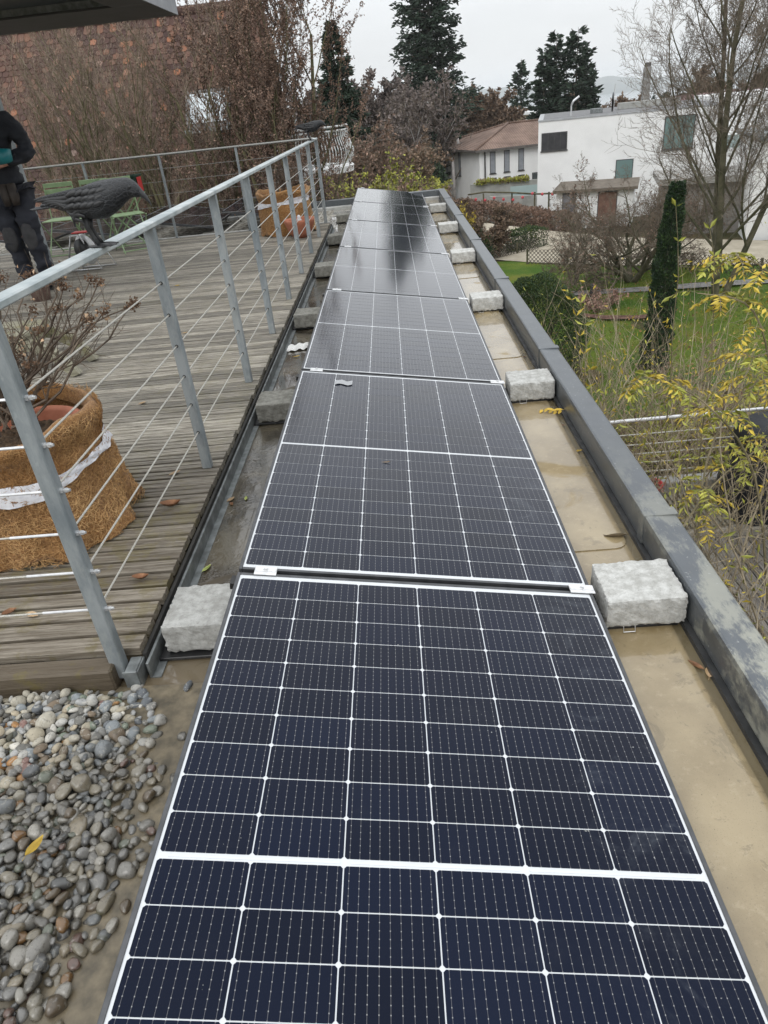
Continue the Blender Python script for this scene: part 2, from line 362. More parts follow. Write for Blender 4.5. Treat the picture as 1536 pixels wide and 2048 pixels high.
def make_panel(idx,label,indiv):
    t=empty('solar_panel',(0,0,0),label,'solar panel','solar panels in the long row')
    g=G(); L=.0105; h=.032
    for s in (-1,1):
        a,b=sorted((s*PW,s*(PW-L))); g.cbox((a,-PL,-h),(b,PL,0),.001)
        a,b=sorted((s*PL,s*(PL-L))); g.cbox((-PW+L+.0004,a,-h),(PW-L-.0004,b,-.0003),.001)
    g.out('frame',m_alu,t)
    G().box((-PW+L,-PL+L,-.006),(PW-L,PL-L,-.003)).out('backsheet',m_back,t)
    g=G(); 
    for i in range(3): g.box((-.54+i*.36+.01,-.0028,-.0029),(-.54+(i+1)*.36-.01,.0028,-.0022))
    g.out('cross_ribbon',m_back,t)
    if indiv:
        for x,y in cellpos:
            o=bpy.data.objects.new('cell',me_cell); link(o); o.parent=t; o.location=(x,y,-.0022)
    else:
        V=[];F=[];C=[]
        for x,y in cellpos:
            n=len(V); V+=[(a+x,b+y,c-.0022) for a,b,c in cV]; F+=[tuple(i+n for i in f) for f in cF]; C+=[(x,y)]*16
        o=obj('cell',V,F,m_cell,t); add_uv(o.data,np.array(C)); o['kind']='stuff'
    t.location=(0,(idx+.5)*1.923,ZC); t.rotation_euler=(0,TH,0); return t
PN=['nearest solar panel, dark blue, running off the lower edge of the photo','second solar panel from the front, showing a grey smudge near its far left corner','third solar panel from the front, grey with sky reflection, between second and third seam','fourth solar panel from the front, pale grey, midway up the row','fifth solar panel from the front, small and pale in the row','sixth solar panel from the front, with droppings and a dark tree reflection','farthest solar panel in the row, at the end of the roof']
for i,l in enumerate(PN): make_panel(i-1,l,i<3)
# bird dropping / smudge on second panel, small leaf scraps lie separately
# mounting rails under every seam with their clamps
ct,st=math.cos(TH),math.sin(TH)
def pz(x): return ZC-x/ct*st
ords=['nearest','second','third','fourth','fifth','sixth','farthest']
railtags=[]
for n in range(0,7):
    y=n*1.923; t=empty('mounting_rail',(0,y,0),f'black mounting rail with two pale clamps at the {ords[n]} seam of the long panel row','mounting rail','rails under the panel seams')
    g=G(); g.cbox((-.86,y-.09,.004),(.815,y+.13,.016),.002); g.out('tray',m_blk,t)
    g=G(); M=Matrix.Translation((0,y,ZC-.05))@Matrix.Rotation(TH,4,'Y'); g.cbox((-.6,-.022,-.012),(.585,.022,.012),.001,M); g.out('rail',m_blk,t)
    g=G(); g.box((-.565,y-.02,.016),(-.535,y+.02,pz(-.55)-.035)); g.box((.5,y-.02,.016),(.53,y+.02,pz(.51)-.035)); g.out('strut',m_blk,t)
    for x0,x1 in ((-.515,-.445),(.495,.575)):
        Mx=Matrix.Translation((0,y,ZC))@Matrix.Rotation(TH,4,'Y'); g=G(); g.cbox((x0,-.021,.0006),(x1,.021,.0052),.0012,Mx)
        if n<6 or True: g.cbox((x0+.002,-.007,.0052),(x1-.002,.007,.0072),.0008,Mx)
        c=g.out('clamp',m_white,t)
        g=G(); xm=(x0+x1)/2; g.lathe([(.0001,.012),(.0028,.012),(.003,.0095),(.0062,.012),(.0066,.0095),(.0068,.0072)],(xm,0,0),14)
        g.V=[tuple(Mx@Vector(v)) for v in g.V]; b=obj('bolt',g.V,g.F,m_silver,c)
        if n>2: break_=0
# ------------------------------------------------------------------ concrete ballast blocks
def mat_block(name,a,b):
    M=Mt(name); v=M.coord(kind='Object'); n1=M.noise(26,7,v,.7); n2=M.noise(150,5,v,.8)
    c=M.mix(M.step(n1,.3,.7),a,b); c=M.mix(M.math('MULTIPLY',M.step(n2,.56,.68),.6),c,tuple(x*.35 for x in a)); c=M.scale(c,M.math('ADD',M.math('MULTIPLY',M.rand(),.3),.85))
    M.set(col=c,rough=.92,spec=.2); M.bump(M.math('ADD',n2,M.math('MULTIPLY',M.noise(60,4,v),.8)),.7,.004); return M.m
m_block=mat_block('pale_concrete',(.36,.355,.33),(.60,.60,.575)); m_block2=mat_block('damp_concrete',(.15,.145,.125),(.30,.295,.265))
def block(name_l,x0,x1,y0,y1,z0,z1,m,seed,yaw=0):
    rg=np.random.default_rng(seed); n=24
    me=bpy.data.meshes.new('concrete_block'); V=[];idx={};F=[]
    def vid(p):
        k=tuple(np.round(p,5)); 
        if k not in idx: idx[k]=len(V); V.append(p)
        return idx[k]
    dims=((x1-x0)/2,(y1-y0)/2,(z1-z0)/2); ns=(n,n,10)
    for ax in range(3):
        a,b=[(1,2),(2,0),(0,1)][ax]
        for s in (-1,1):
            for i in range(ns[a]):
                for j in range(ns[b]):
                    q=[]
                    for di,dj in ((0,0),(1,0),(1,1),(0,1)):
                        p=[0,0,0]; p[ax]=s*dims[ax]; p[a]=(-1+2*(i+di)/ns[a])*dims[a]; p[b]=(-1+2*(j+dj)/ns[b])*dims[b]; q.append(vid(tuple(p)))
                    F.append(q if s>0 else q[::-1])
    A=np.array(V); D=np.array(dims); e=(np.abs(A)>D-1e-6).sum(1)
    A-= np.sign(A)*np.where(e>=2,.0026,0)[:,None]*(np.abs(A)>D-1e-6)*rg.uniform(.0,1.6,(len(A),1))
    A+= rg.normal(size=A.shape)*.0006; A+= .0008*np.sin(A[:,[1,2,0]]*45+seed)
    setmesh(me,A,F); me.materials.append(m)
    o=inst('concrete_block',me,((x0+x1)/2,(y0+y1)/2,(z0+z1)/2),(rg.normal()*.01,rg.normal()*.006,yaw)); return tag(o,name_l,'paving block','ballast blocks along the panel row')
for n in range(6):
    y=n*1.923; block(f'rough concrete block between panels and metal parapet, at the {ords[n]} seam',.587,.832,y-.1,y+.115,.02,.122,m_block,n+3,rng.uniform(-.02,.02))
for n in range(6):
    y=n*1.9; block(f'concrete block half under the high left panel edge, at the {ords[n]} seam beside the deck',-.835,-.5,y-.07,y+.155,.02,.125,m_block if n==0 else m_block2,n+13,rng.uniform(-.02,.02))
def hook(x,y):
    return G().tube([(x-.018,y,.03),(x-.018,y-.006,.012),(x+.018,y-.006,.012),(x+.018,y,.03)],.0016,5)
for n in range(6):
    o=hook(.655,n*1.923-.107).out('wire_hook',m_silver); tag(o,f'small bent wire hook under the right hand concrete block at the {ords[n]} seam','hook','wire hooks under the blocks')
# ------------------------------------------------------------------ deck
def mat_wood(name,c1,c2,dark,moss=.25,wet=0,ax=0):
    M=Mt(name); st_=[28,28,28]; st_[ax]=1.1; vg=M.coord(tuple(st_),'World'); v=M.coord(kind='World')
    n=M.noise(3.2,8,vg,.68,.35); n2=M.noise(1.3,4,v); n3=M.noise(11,6,v,.7)
    c=M.mix(M.step(n,.3,.7),c1,c2); c=M.mix(M.math('MULTIPLY',M.step(M.noise(9,5,vg,.7),.52,.62),.7),c,dark)
    c=M.scale(c,M.math('ADD',M.math('MULTIPLY',M.rand(),.8),.6))
    s=M.n('ShaderNodeSeparateXYZ'); M.l(M.n('ShaderNodeNewGeometry').outputs['Position'],s.inputs[0])
    near=M.step(s.outputs[1],1.8,-.3); mk=M.math('MULTIPLY',M.math('MULTIPLY',M.step(M.math('MULTIPLY',n3,M.math('ADD',n2,.5)),.5,.62),moss),M.math('ADD',M.math('MULTIPLY',near,1.6),.5),clamp=True)
    c=M.mix(mk,c,(.16,.14,.035)); c=M.mix(M.math('MULTIPLY',near,.42),c,(.11,.075,.04))
    M.set(col=c,rough=M.math('SUBTRACT',.75,M.math('MULTIPLY',n2,.35)),spec=.4); M.bump(M.math('ADD',n,M.math('MULTIPLY',M.noise(12,4,vg),.5)),.55,.004); return M.m
m_deck=mat_wood('weathered_deck_wood',(.105,.092,.072),(.38,.35,.295),(.035,.03,.023))
deck=empty('timber_deck',(-3,4,0),kind='structure')
pitch=.0853; npl=int((8.98+.13)/pitch)
for i in range(npl):
    y=-.13+i*pitch; dz=rng.uniform(-.0015,.0015); x1=-.893+rng.uniform(-.006,.003)
    g=G(); M=Matrix.Translation((0,y+.04,.1+dz))@Matrix.Rotation(rng.uniform(-.012,.012),4,'X')
    w=.0345; pr=[(-w,-.03),(w,-.03),(w,-.004),(w-.004,0),(.006,-.0004),(.003,-.005),(-.003,-.005),(-.006,-.0004),(-w+.004,0),(-w,-.004)]
    n_=len(pr); VV=[(x,a,b) for x in (-7.4,x1) for a,b in pr]; g.add([tuple(M@Vector(v)) for v in VV],[tuple(range(n_)),tuple(range(n_,2*n_))[::-1]]+[(k,k+n_,(k+1)%n_+n_,(k+1)%n_) for k in range(n_)])
    # two shallow grooves read as three raised battens
    g.out('plank',m_deck,deck)
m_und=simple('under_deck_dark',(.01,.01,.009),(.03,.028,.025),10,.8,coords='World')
g=G(); 
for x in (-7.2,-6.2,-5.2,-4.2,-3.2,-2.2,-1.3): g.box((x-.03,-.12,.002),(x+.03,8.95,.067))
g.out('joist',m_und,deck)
m_fasc=mat_wood('fascia_wood',(.07,.06,.045),(.16,.14,.11),(.03,.025,.02),.3)
G().cbox((-7.4,-.215,.0),(-.96,-.142,.088),.006).out('fascia',m_fasc,deck)
m_galv=simple('galvanised_strip',(.13,.14,.14),(.27,.29,.29),18,.5,.2,metal=.4,coords='World')
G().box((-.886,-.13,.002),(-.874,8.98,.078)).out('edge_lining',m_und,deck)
for a,b in ((-.16,1.9),(1.905,4.2),(4.205,6.6),(6.605,9.0)):
    g=G(); g.cbox((-.872,a,.0),(-.862,b,.062),.0015); g.box((-.862,a,0),(-.835,b,.004)); g.out('edge_strip',m_galv,deck)
G().cbox((-7.4,8.985,.04),(-.9,9.03,.103),.004).out('end_trim',simple('pale_trim',(.35,.35,.33),(.5,.5,.47),10,.6,coords='World'),deck)
# ------------------------------------------------------------------ railing
def mat_galv():
    M=Mt('galvanised_steel'); v=M.coord((1,1,.35),'World'); n=M.noise(12,7,v,.7); n2=M.noise(70,4,v,.6)
    c=M.mix(M.step(n,.32,.68),(.21,.24,.255),(.36,.39,.40)); c=M.mix(M.math('MULTIPLY',M.step(M.noise(4,7,v,.75),.5,.62),.6),c,(.40,.42,.41)); c=M.mix(M.math('MULTIPLY',M.step(n2,.62,.7),.3),c,(.47,.5,.5))
    M.set(col=c,rough=.5,metal=.35); M.bump(n2,.15,.0015); return M.m
m_gs=mat_galv(); m_gr2=simple('handrail_steel_skylit',(.36,.41,.42),(.56,.60,.60),9,.5,.15,70,metal=.25,coords='World'); m_cable=simple('steel_cable',(.42,.41,.37),(.62,.6,.54),200,.42,metal=.5,bump=.4,coords='World'); m_cabled=simple('dark_cable',(.2,.2,.19),(.32,.32,.3),100,.5,metal=.4,coords='World')  # handrail steel coloured lighter than the posts, skylight on its top painted in
PX=-.955; PY=[-.158,1.153,2.323,3.376,4.429,5.515,6.613,7.727,8.93]
rl=empty('cable_railing',(PX,4,.1),'galvanised steel railing with nine posts and wire cables beside the panels','railing')
CZ=[.957,.826,.692,.556,.423,.287]
for i,y in enumerate(PY):
    z0=.02 if i==0 else .098
    G().cbox((PX-.022,y-.019,z0),(PX+.022,y+.019,1.168),.0035).out('post',m_gs,rl)
g=G(); g.cbox((PX-.026,-.184,1.168),(PX+.026,8.956,1.19),.004); g.out('handrail',m_gr2,rl)
g=G(); g.cbox((-3.4,-.184,1.168),(PX-.0275,-.132,1.1895),.004); g.out('handrail',m_gr2,rl)
for z in CZ:
    p=[(PX,y+(0 if k%2==0 else 0),z) for k,y in enumerate(PY)]; G().tube(p,.0032,6).out('cable',m_cable,rl)
    G().tube([(-3.4,-.158,z-.006),(-2.2,-.158,z-.004),(PX-.16,-.158,z)],.003,6).out('cable',m_cable,rl)
    t=G().tube([(PX-.17,-.158,z),(PX-.022,-.158,z)],.0042,8).out('cable_terminal',m_silver,rl)
    g=G()
    M=Matrix.Translation((PX+.022,-.158,z))@Matrix.Rotation(math.pi/2,4,'Y')
    h=G().lathe([(.0001,.026),(.0045,.026),(.005,.02),(.0075,.019),(.0075,.012),(.0045,.0115),(.0045,.008),(.0085,.007),(.0085,.0)],(0,0,0),6); g.add([tuple(M@Vector(v)) for v in h.V],h.F)
    g.out('nut',m_silver,rl)
g=G()
for y in PY[1:]:
    for z in CZ:
        M=Matrix.Translation((PX,y-.0195,z))@Matrix.Rotation(math.pi/2,4,'X'); h=G().lathe([(.0034,.001),(.007,.001),(.0072,0)],(0,0,0),8); g.add([tuple(M@Vector(v)) for v in h.V],h.F)
g.out('grommet',m_blk,rl)['kind']='stuff'
# foot bracket of the corner post
for a,b in (((-.995,-.2,.0),(-.99,-.12,.075)),((-.93,-.205,.0),(-.885,-.2,.07)),((-.925,-.198,.062),(-.889,-.13,.068)),((-.888,-.2,.0),(-.883,-.12,.066))): G().cbox(a,b,.001).out('bracket_plate',m_galv,rl)
# far railing
fr=empty('cable_railing',(-4,8.95,.1),'thin far railing with a tube rail and wires at the back edge of the deck','railing')
g=G().tube([(-7.3,8.95,1.175),(-.98,8.95,1.185)],.014,8); g.out('handrail',m_cabled,fr)
for x in (-2.07,-3.15,-4.23,-5.3,-6.4): G().cbox((x-.014,8.93,.0),(x+.014,8.97,1.172),.002).out('post',m_gs,fr)
for z in (1.01,.85,.69,.53,.37,.22): G().tube([(-7.3,8.95,z),(-.98,8.95,z)],.0028,5).out('cable',m_cabled,fr)
# ------------------------------------------------------------------ canopy and column
m_can=simple('canopy_sheet',(.06,.061,.062),(.085,.086,.087),4,.5,coords='World'); m_cang=simple('canopy_fascia',(.25,.26,.28),(.32,.33,.35),6,.45,metal=.3,coords='World'); m_blue=simple('canopy_recess',(.018,.024,.034),(.028,.034,.045),3,.35,coords='World')
cn=empty('canopy',(-4.8,5.4,2.5),'dark grey flat roof canopy in the upper left corner, seen from below','canopy')
G().cbox((-7.6,6.2,2.51),(-2.1,7.2,2.53),.003).out('soffit_board',m_can,cn); G().cbox((-2.45,3.6,2.51),(-2.1,6.197,2.53),.003).out('soffit_board',m_can,cn); G().cbox((-7.6,3.6,2.51),(-2.453,3.9,2.53),.003).out('soffit_board',m_can,cn)
G().box((-7.6,3.9,2.585),(-2.45,6.2,2.6)).out('recessed_panel',m_blue,cn)
g=G(); g.box((-2.462,3.9,2.5305),(-2.455,6.195,2.585)); g.box((-7.6,6.19,2.5305),(-2.465,6.197,2.585)); g.out('reveal_trim',m_galv,cn)
G().box((-2.098,3.6,2.512),(-2.085,7.2,2.70)).out('fascia',m_cang,cn); G().box((-7.6,7.202,2.512),(-2.085,7.215,2.70)).out('fascia',m_cang,cn); G().box((-7.6,3.585,2.512),(-2.085,3.598,2.70)).out('fascia',m_cang,cn)
G().cbox((-7.65,3.55,2.702),(-2.05,7.25,2.73),.004).out('roof_sheet',m_can,cn)
cl=empty('column',(-4.21,6.9,.1),'pale galvanised column behind the person, under the dark canopy','column')
G().lathe([(.105,0),(.105,2.41)],(-4.21,6.9,.101),8).out('shaft',m_gs,cl); G().cbox((-4.34,6.78,.1005),(-4.08,7.02,.115),.003).out('base_plate',m_gs,cl)
# ------------------------------------------------------------------ pebbles
def mat_pebble(name,island):
    M=Mt(name); r=M.rand(island); v=M.coord(kind='World'); s=M.n('ShaderNodeSeparateXYZ'); M.l(M.n('ShaderNodeNewGeometry').outputs['Position'],s.inputs[0])
    x=M.n('ShaderNodeValToRGB'); x.color_ramp.interpolation='CONSTANT'
    ramp(x,[(0,(.40,.39,.36)),(.1,(.21,.205,.19)),(.2,(.40,.37,.30)),(.29,(.23,.25,.26)),(.38,(.50,.48,.43)),(.46,(.15,.145,.13)),(.53,(.36,.32,.24)),(.63,(.19,.145,.10)),(.69,(.35,.35,.34)),(.76,(.20,.23,.18)),(.82,(.13,.14,.15)),(.88,(.42,.36,.26)),(.93,(.34,.18,.07)),(.96,(.22,.13,.11)),(.98,(.6,.57,.5))]); M.l(r,x.inputs[0]); c=x.outputs[0]
    n=M.noise(55,6,v,.7); c=M.scale(c,M.math('ADD',M.math('MULTIPLY',n,.7),.65)); c=M.mix(M.math('MULTIPLY',M.step(M.noise(38,4,v,.5,2.5),.57,.62),.5),c,(.5,.48,.42)); c=M.mix(M.math('MULTIPLY',M.step(M.noise(130,4,v,.7),.54,.66),.5),c,(.06,.055,.05))
    wl=M.math('ADD',M.math('ADD',s.outputs[1],M.math('MULTIPLY',s.outputs[0],-.55)),M.math('MULTIPLY',M.noise(9,3,v),.25)); wet=M.step(wl,.30,.04)
    dk=M.scale(c,.52); c=M.mix(wet,c,M.mix(.22,dk,(.08,.06,.03))); c=M.mix(M.math('MULTIPLY',M.step(M.noise(14,5,v),.64,.7),.6),c,(.035,.035,.012))
    M.set(col=c,rough=M.math('SUBTRACT',.75,M.math('MULTIPLY',wet,.4)),coat=M.math('MULTIPLY',wet,.5),coatr=.12); M.bump(n,.2,.001); return M.m
m_peb=mat_pebble('pebble',False); m_pebi=mat_pebble('pebble_heap',True)
import bmesh
def ico(sub):
    bm=bmesh.new(); bmesh.ops.create_icosphere(bm,subdivisions=sub,radius=1); V=np.array([v.co[:] for v in bm.verts]); F=np.array([[v.index for v in f.verts] for f in bm.faces]); bm.free(); return V,F
def pebshape(rg,sub):
    V,F=ico(sub); V=V*1.0
    for _ in range(5):
        d=norm(rg.normal(size=3)); V+= V*(.10*np.sin(V@d*rg.uniform(1.5,3)+rg.uniform(0,6)))[:,None]
    for _ in range(2): # flattened facets
        d=norm(rg.normal(size=3)); h=V@d; c=rg.uniform(.6,.85); V-=d*np.maximum(h-c,0)[:,None]*.7
    V*=np.array([1,rg.uniform(.62,.9),rg.uniform(.42,.65)]); return V,F
rg=np.random.default_rng(11)
def bedlim(y): return float(np.interp(y,[-1.8,-1.3,-1.0,-.76,-.46,-.2],[-.82,-.80,-.745,-.70,-.75,-.86]))
def inbed(x,y):
    if not(-2.7<x and -1.75<y<-.232): return False
    return x<bedlim(y)+.02*math.sin(y*31)
cells={}
def place(r,z0,tries,dens,lay):
    out=[]
    for _ in range(tries):
        x=rg.uniform(-2.7,-.66); y=rg.uniform(-1.75,-.23)
        if not inbed(x,y): continue
        d=bedlim(y)-x; rr=float(np.clip(rg.lognormal(math.log(r),.28),.0085,.028))
        if d<.1 and rg.random()>.55+d*4.5 : continue
        if lay>0 and d<.09*lay: continue
        k=(int(x/.07),int(y/.07),lay); ok=True
        for i in (-1,0,1):
            for j in (-1,0,1):
                for (a,b,c_) in cells.get((k[0]+i,k[1]+j,lay),()):
                    if (a-x)**2+(b-y)**2<(dens*(rr+c_))**2: ok=False;break
                if not ok: break
            if not ok: break
        if ok: cells.setdefault(k,[]).append((x,y,rr)); out.append((x,y,z0+rg.uniform(-.003,.006)+.45*rr,rr))
    return out
P=place(.0150,.0,22000,.62,0)+place(.0155,.014,22000,.66,1)+place(.015,.027,14000,.72,2)
P+= [(x,y,.008,r) for x,y,r in [(-.735,-.22,.017),(-.70,-.42,.012),(-.655,-.52,.018),(-.64,-.6,.02),(-.66,-.70,.024),(-.63,-.66,.014),(-.86,-.245,.013),(-.9,-.21,.018),(-.68,-.57,.02),(-.705,-.9,.018),(-.69,-.82,.021)]]
peb=empty('pebble_bed',(-1.3,-.9,0),kind='structure')
shapes=[pebshape(rg,3) for _ in range(9)]; mes=[]
for V,F in shapes:
    me=bpy.data.meshes.new('pebble'); setmesh(me,V,F); me.materials.append(m_peb); me.polygons.foreach_set('use_smooth',[True]*len(me.polygons)); mes.append(me)
def proj(p):
    q=CAMM.inverted()@Vector(p); return 768+1381*q.x/-q.z,1024-1381*q.y/-q.z,-q.z
sc_l=[]
for p in P:
    u,v,d=proj(p[:3]); vis=(-20<u<1556 and v<2070); top=p[2]>.022 or p[0]>bedlim(p[1])-.12
    sc_l.append((p[3]/d*(1 if vis else .01)*(1 if top else .3)))
order=np.argsort(-np.array(sc_l)); lv=[pebshape(rg,2) for _ in range(9)]; HV=[];HF=[];nn=0
for k,i in enumerate(order):
    x,y,z,r=P[i]; e=(rg.normal()*.35,rg.normal()*.35,rg.uniform(0,6.28))
    if k<300: inst('pebble',mes[k%9],(x,y,z),e,(r*1.15,)*3,peb)
    else:
        V,F=lv[k%9]; Mx=np.array(Matrix.Rotation(e[2],3,'Z')@Matrix.Rotation(e[1],3,'Y')@Matrix.Rotation(e[0],3,'X')); HV.append(V@Mx.T*r*1.15+np.array([x,y,z])); HF.append(F+nn); nn+=len(V)
o=obj('pebble',np.concatenate(HV),np.concatenate(HF),m_pebi,peb,True); o['kind']='stuff'
V,F=grid(-2.75,-.66,-1.8,-.2,50,40,lambda X,Y:.0045+.006*np.clip((-.78-X)*4,0,1)); o=obj('wet_silt',V,F,simple('wet_silt',(.075,.062,.04),(.19,.155,.10),20,.4,.3,coords='World'),peb,True)
# ------------------------------------------------------------------ fallen leaves and litter
def mat_leaf(name,a,b,rough=.55,island=False):
    M=Mt(name); v=M.coord(kind='Object'); c=M.mix(M.step(M.noise(30,4,v),.35,.65),a,b); c=M.scale(c,M.math('ADD',M.math('MULTIPLY',M.rand(island),.6),.7)); M.set(col=c,rough=rough,spec=.4); M.b.inputs['Subsurface Weight'].default_value=0; return M.m
m_ly=mat_leaf('leaf_yellow',(.50,.33,.04),(.62,.42,.06)); m_lb=mat_leaf('leaf_brown',(.16,.07,.03),(.30,.15,.07)); m_lg=mat_leaf('leaf_green',(.22,.27,.07),(.34,.36,.12)); m_lt=mat_leaf('leaf_tan',(.38,.26,.14),(.5,.36,.22))
def fleaf(x,y,z,L,w,m,label,yaw,curl=.25,fold=.2,name='fallen_leaf',catg='leaf'):
    V=[];F=[];n=8
    for i in range(n+1):
        t=i/n; ww=w*math.sin(math.pi*min(.999,t*.93+.04))**.8*(1-.25*t)
        for j,s in enumerate((-1,-.5,0,.5,1)):
            V.append(((t-.5)*L,s*ww/2,abs(s)*ww*fold+curl*L*(t-.5)**2*1.2+rng.uniform(-.001,.001)*abs(s)))
    for i in range(n):
        for j in range(4): a=i*5+j; F.append((a,a+5,a+6,a+1))
    g=G().add(V,F); g.tube([(-L*.72,0,.004),(-L*.5,0,curl*L*.3),(L*.4,0,curl*L*.2+.0008)],.0007,4)
    M=Matrix.Translation((x,y,z+.001))@Matrix.Rotation(yaw,4,'Z'); VV=[tuple(M@Vector(v)) for v in g.V]
    return tag(obj(name,VV,g.F,m,None,True,loc=(x,y,z)),label,catg)
# compound leaf beside second block
cl_=empty('compound_leaf',(.78,1.7,.006),'yellow compound leaf lying on the wet membrane below the second concrete block','leaf')
for i in range(9):
    s=1 if i%2 else -1; a=.55*s; V=[];L=.05
    bx,by=.74+i*.011,1.70-i*.006; Mx=Matrix.Translation((bx,by,.012+.004*(i%3)))@Matrix.Rotation(-1.2+a*1.6,4,'Z')@Matrix.Rotation(.25*s,4,'X')
    g=G().add([(0,0,0),(L*.3,L*.17,.002),(L*.7,L*.15,.002),(L,0,-.002),(L*.7,-L*.15,.002),(L*.3,-L*.17,.002)],[(0,1,2,3,4,5)]); obj('leaflet',[tuple(Mx@Vector(v)) for v in g.V],g.F,m_ly,cl_)
for a in [(.80,1.18,.004,.06,.02,m_ly,'small yellow leaf on the tan membrane between second seam block and nearest block',.3),
 (.63,.575,.004,.045,.022,m_lg,'pale green leaf on the wet membrane just right of the second panel',.1),
 (.79,1.49,.004,.05,.022,m_lb,'brown leaf beside the yellow compound leaf near the parapet',-.4),
 (.73,1.50,.004,.03,.014,m_lb,'tiny brown leaf left of the compound leaf on the membrane',.6),
 (.83,-.3,.004,.055,.03,m_lt,'pale curled leaf in the puddle by the parapet below the nearest block',1.1),
 (.80,-.27,.004,.05,.02,m_lb,'dark wet leaf touching the curled pale leaf by the parapet',2.2),
 (-.83,.98,.004,.045,.028,m_lt,'crumpled tan leaf at the deck edge strip near the second post',1.0),
 (-.82,.94,.004,.03,.02,m_lb,'small brown leaf scrap under the tan leaf at the deck edge strip',2.0),
 (-.82,.43,.004,.05,.022,m_lg,'yellow green leaf leaning on the galvanised deck edge strip',1.1),
 (-.76,.98,.004,.035,.016,m_lg,'green leaf in the dark wet gutter left of the second panel',1.7),
 (-1.03,.78,.103,.085,.05,m_lb,'large curled brown leaf on the deck between first and second post',.2,.9,.5),
 (-1.10,1.10,.103,.06,.03,m_lt,'pale brown leaf on the planks near the second post foot',.8),
 (-1.42,.10,.103,.05,.035,m_lb,'russet leaf on the front deck planks near the left picture edge',.7,.6,.4),
 (-1.33,.08,.103,.05,.03,m_lt,'light brown leaf beside the russet leaf on the front planks',-.4),
 (-1.0,.25,.103,.06,.035,m_lb,'dark red brown leaf on the deck right of the corner post',.1,.8,.5),
 (-1.56,2.09,.103,.05,.03,m_lt,'orange tan leaf lying alone in the middle of the deck',.9),
 (-2.23,5.46,.103,.05,.03,m_ly,'small yellow leaf far back on the deck behind the second post',.2),
 (-1.68,3.59,.103,.055,.03,m_lt,'tan leaf on the deck behind the cables between second and third post',.3),
 (-.79,3.95,.004,.04,.018,m_ly,'small orange leaf in the dark gutter beside the third block',.1),
 (-.75,3.05,.004,.045,.02,m_ly,'yellow leaf scrap beside the torn white paper in the gutter',.4),
 (-.81,2.3,.004,.035,.018,m_ly,'little yellow leaf in the gutter above the second left block',.5),
 (-.95,-.78,.062,.055,.028,m_ly,'yellow leaf standing upright on the wet pebbles',1.2,.5,.3),
 (.745,3.02,.004,.05,.016,m_lb,'dark twig like leaf in the puddle beside the third panel',.1),
 (.80,2.6,.004,.025,.014,m_lb,'tiny dark leaf in the puddle above the second right block',.7)]:
    fleaf(*a)
# lifted corner of the membrane sheet
g=G(); V=[];n=9
for i in range(n):
    t=i/(n-1); x=.725+t*.085
    for k,(dy,dz) in enumerate(((0,.0),(-.012,.004),(-.022,.012*math.sin(math.pi*t)+.004),(-.02,.02*math.sin(math.pi*t)+.005))): V.append((x,.455+dy-.02*math.sin(t*3),.009+dz))
g.add(V,[(i*4+k,i*4+k+1,(i+1)*4+k+1,(i+1)*4+k) for i in range(n-1) for k in range(3)]); tag(g.out('membrane_flap',simple('flap_brown',(.12,.09,.06),(.2,.16,.1),40,.6),None,True,loc=(.76,.45,.01)),'long curled brown membrane flap above the nearest right block near the parapet','leaf')
V,F=grid(-.84,-.69,3.2,3.30,12,7,lambda X,Y:.008+.012*np.abs(np.sin(X*60+Y*40))+.008*np.sin(Y*90)); V[:,1]+=.25*(V[:,0]+.76)+.012*np.sin(V[:,0]*90)
tag(obj('torn_paper',V,F,simple('paper_white',(.7,.7,.68),(.82,.82,.8),60,.8),None,False,loc=(-.76,3.25,0)),'torn piece of white paper lying in the gutter left of the third panel','paper')
V,F=grid(-.36,-.27,1.72,1.78,8,6,lambda X,Y:pz(0)*0+0); V=np.array([(x,y+.01*math.sin(x*90),pz(x)+.0015+.002*abs(math.sin(x*80+y*70))) for x,y,_ in V])
tag(obj('wet_scrap',V,F,simple('grey_scrap',(.3,.31,.32),(.4,.41,.42),70,.3),None,False,loc=(-.31,1.75,pz(-.31))),'small grey wet scrap in the far left corner of the second panel','scrap')
fleaf(-.09,.83,pz(-.09),.03,.009,m_lt,'tiny tan leaf on the middle of the second panel',.1)
# ------------------------------------------------------------------ wrapped plant pots
def mat_coir():
    M=Mt('coir_mat'); v=M.coord((1,1,1),'World'); n=M.noise(120,6,v,.8,.8); n2=M.noise(7,4,v)
    c=M.mix(M.step(n,.35,.65),(.20,.095,.032),(.47,.26,.105)); c=M.scale(c,M.math('ADD',M.math('MULTIPLY',n2,.7),.62)); M.set(col=c,rough=.95,spec=.1,sheen=.2); M.bump(n,.9,.006); return M.m
m_coir=mat_coir(); m_fib=simple('coir_fibre',(.30,.15,.05),(.72,.47,.22),3,.9,vary=.3,island=True,coords='World'); m_terra=simple('terracotta',(.38,.13,.07),(.52,.20,.12),10,.75,.1,60,coords='World'); m_soil=simple('potting_soil',(.035,.022,.012),(.12,.075,.04),40,.95,.8,coords='World'); m_fleece=simple('white_fleece',(.62,.62,.66),(.78,.78,.8),30,.8,.4,60,coords='World')
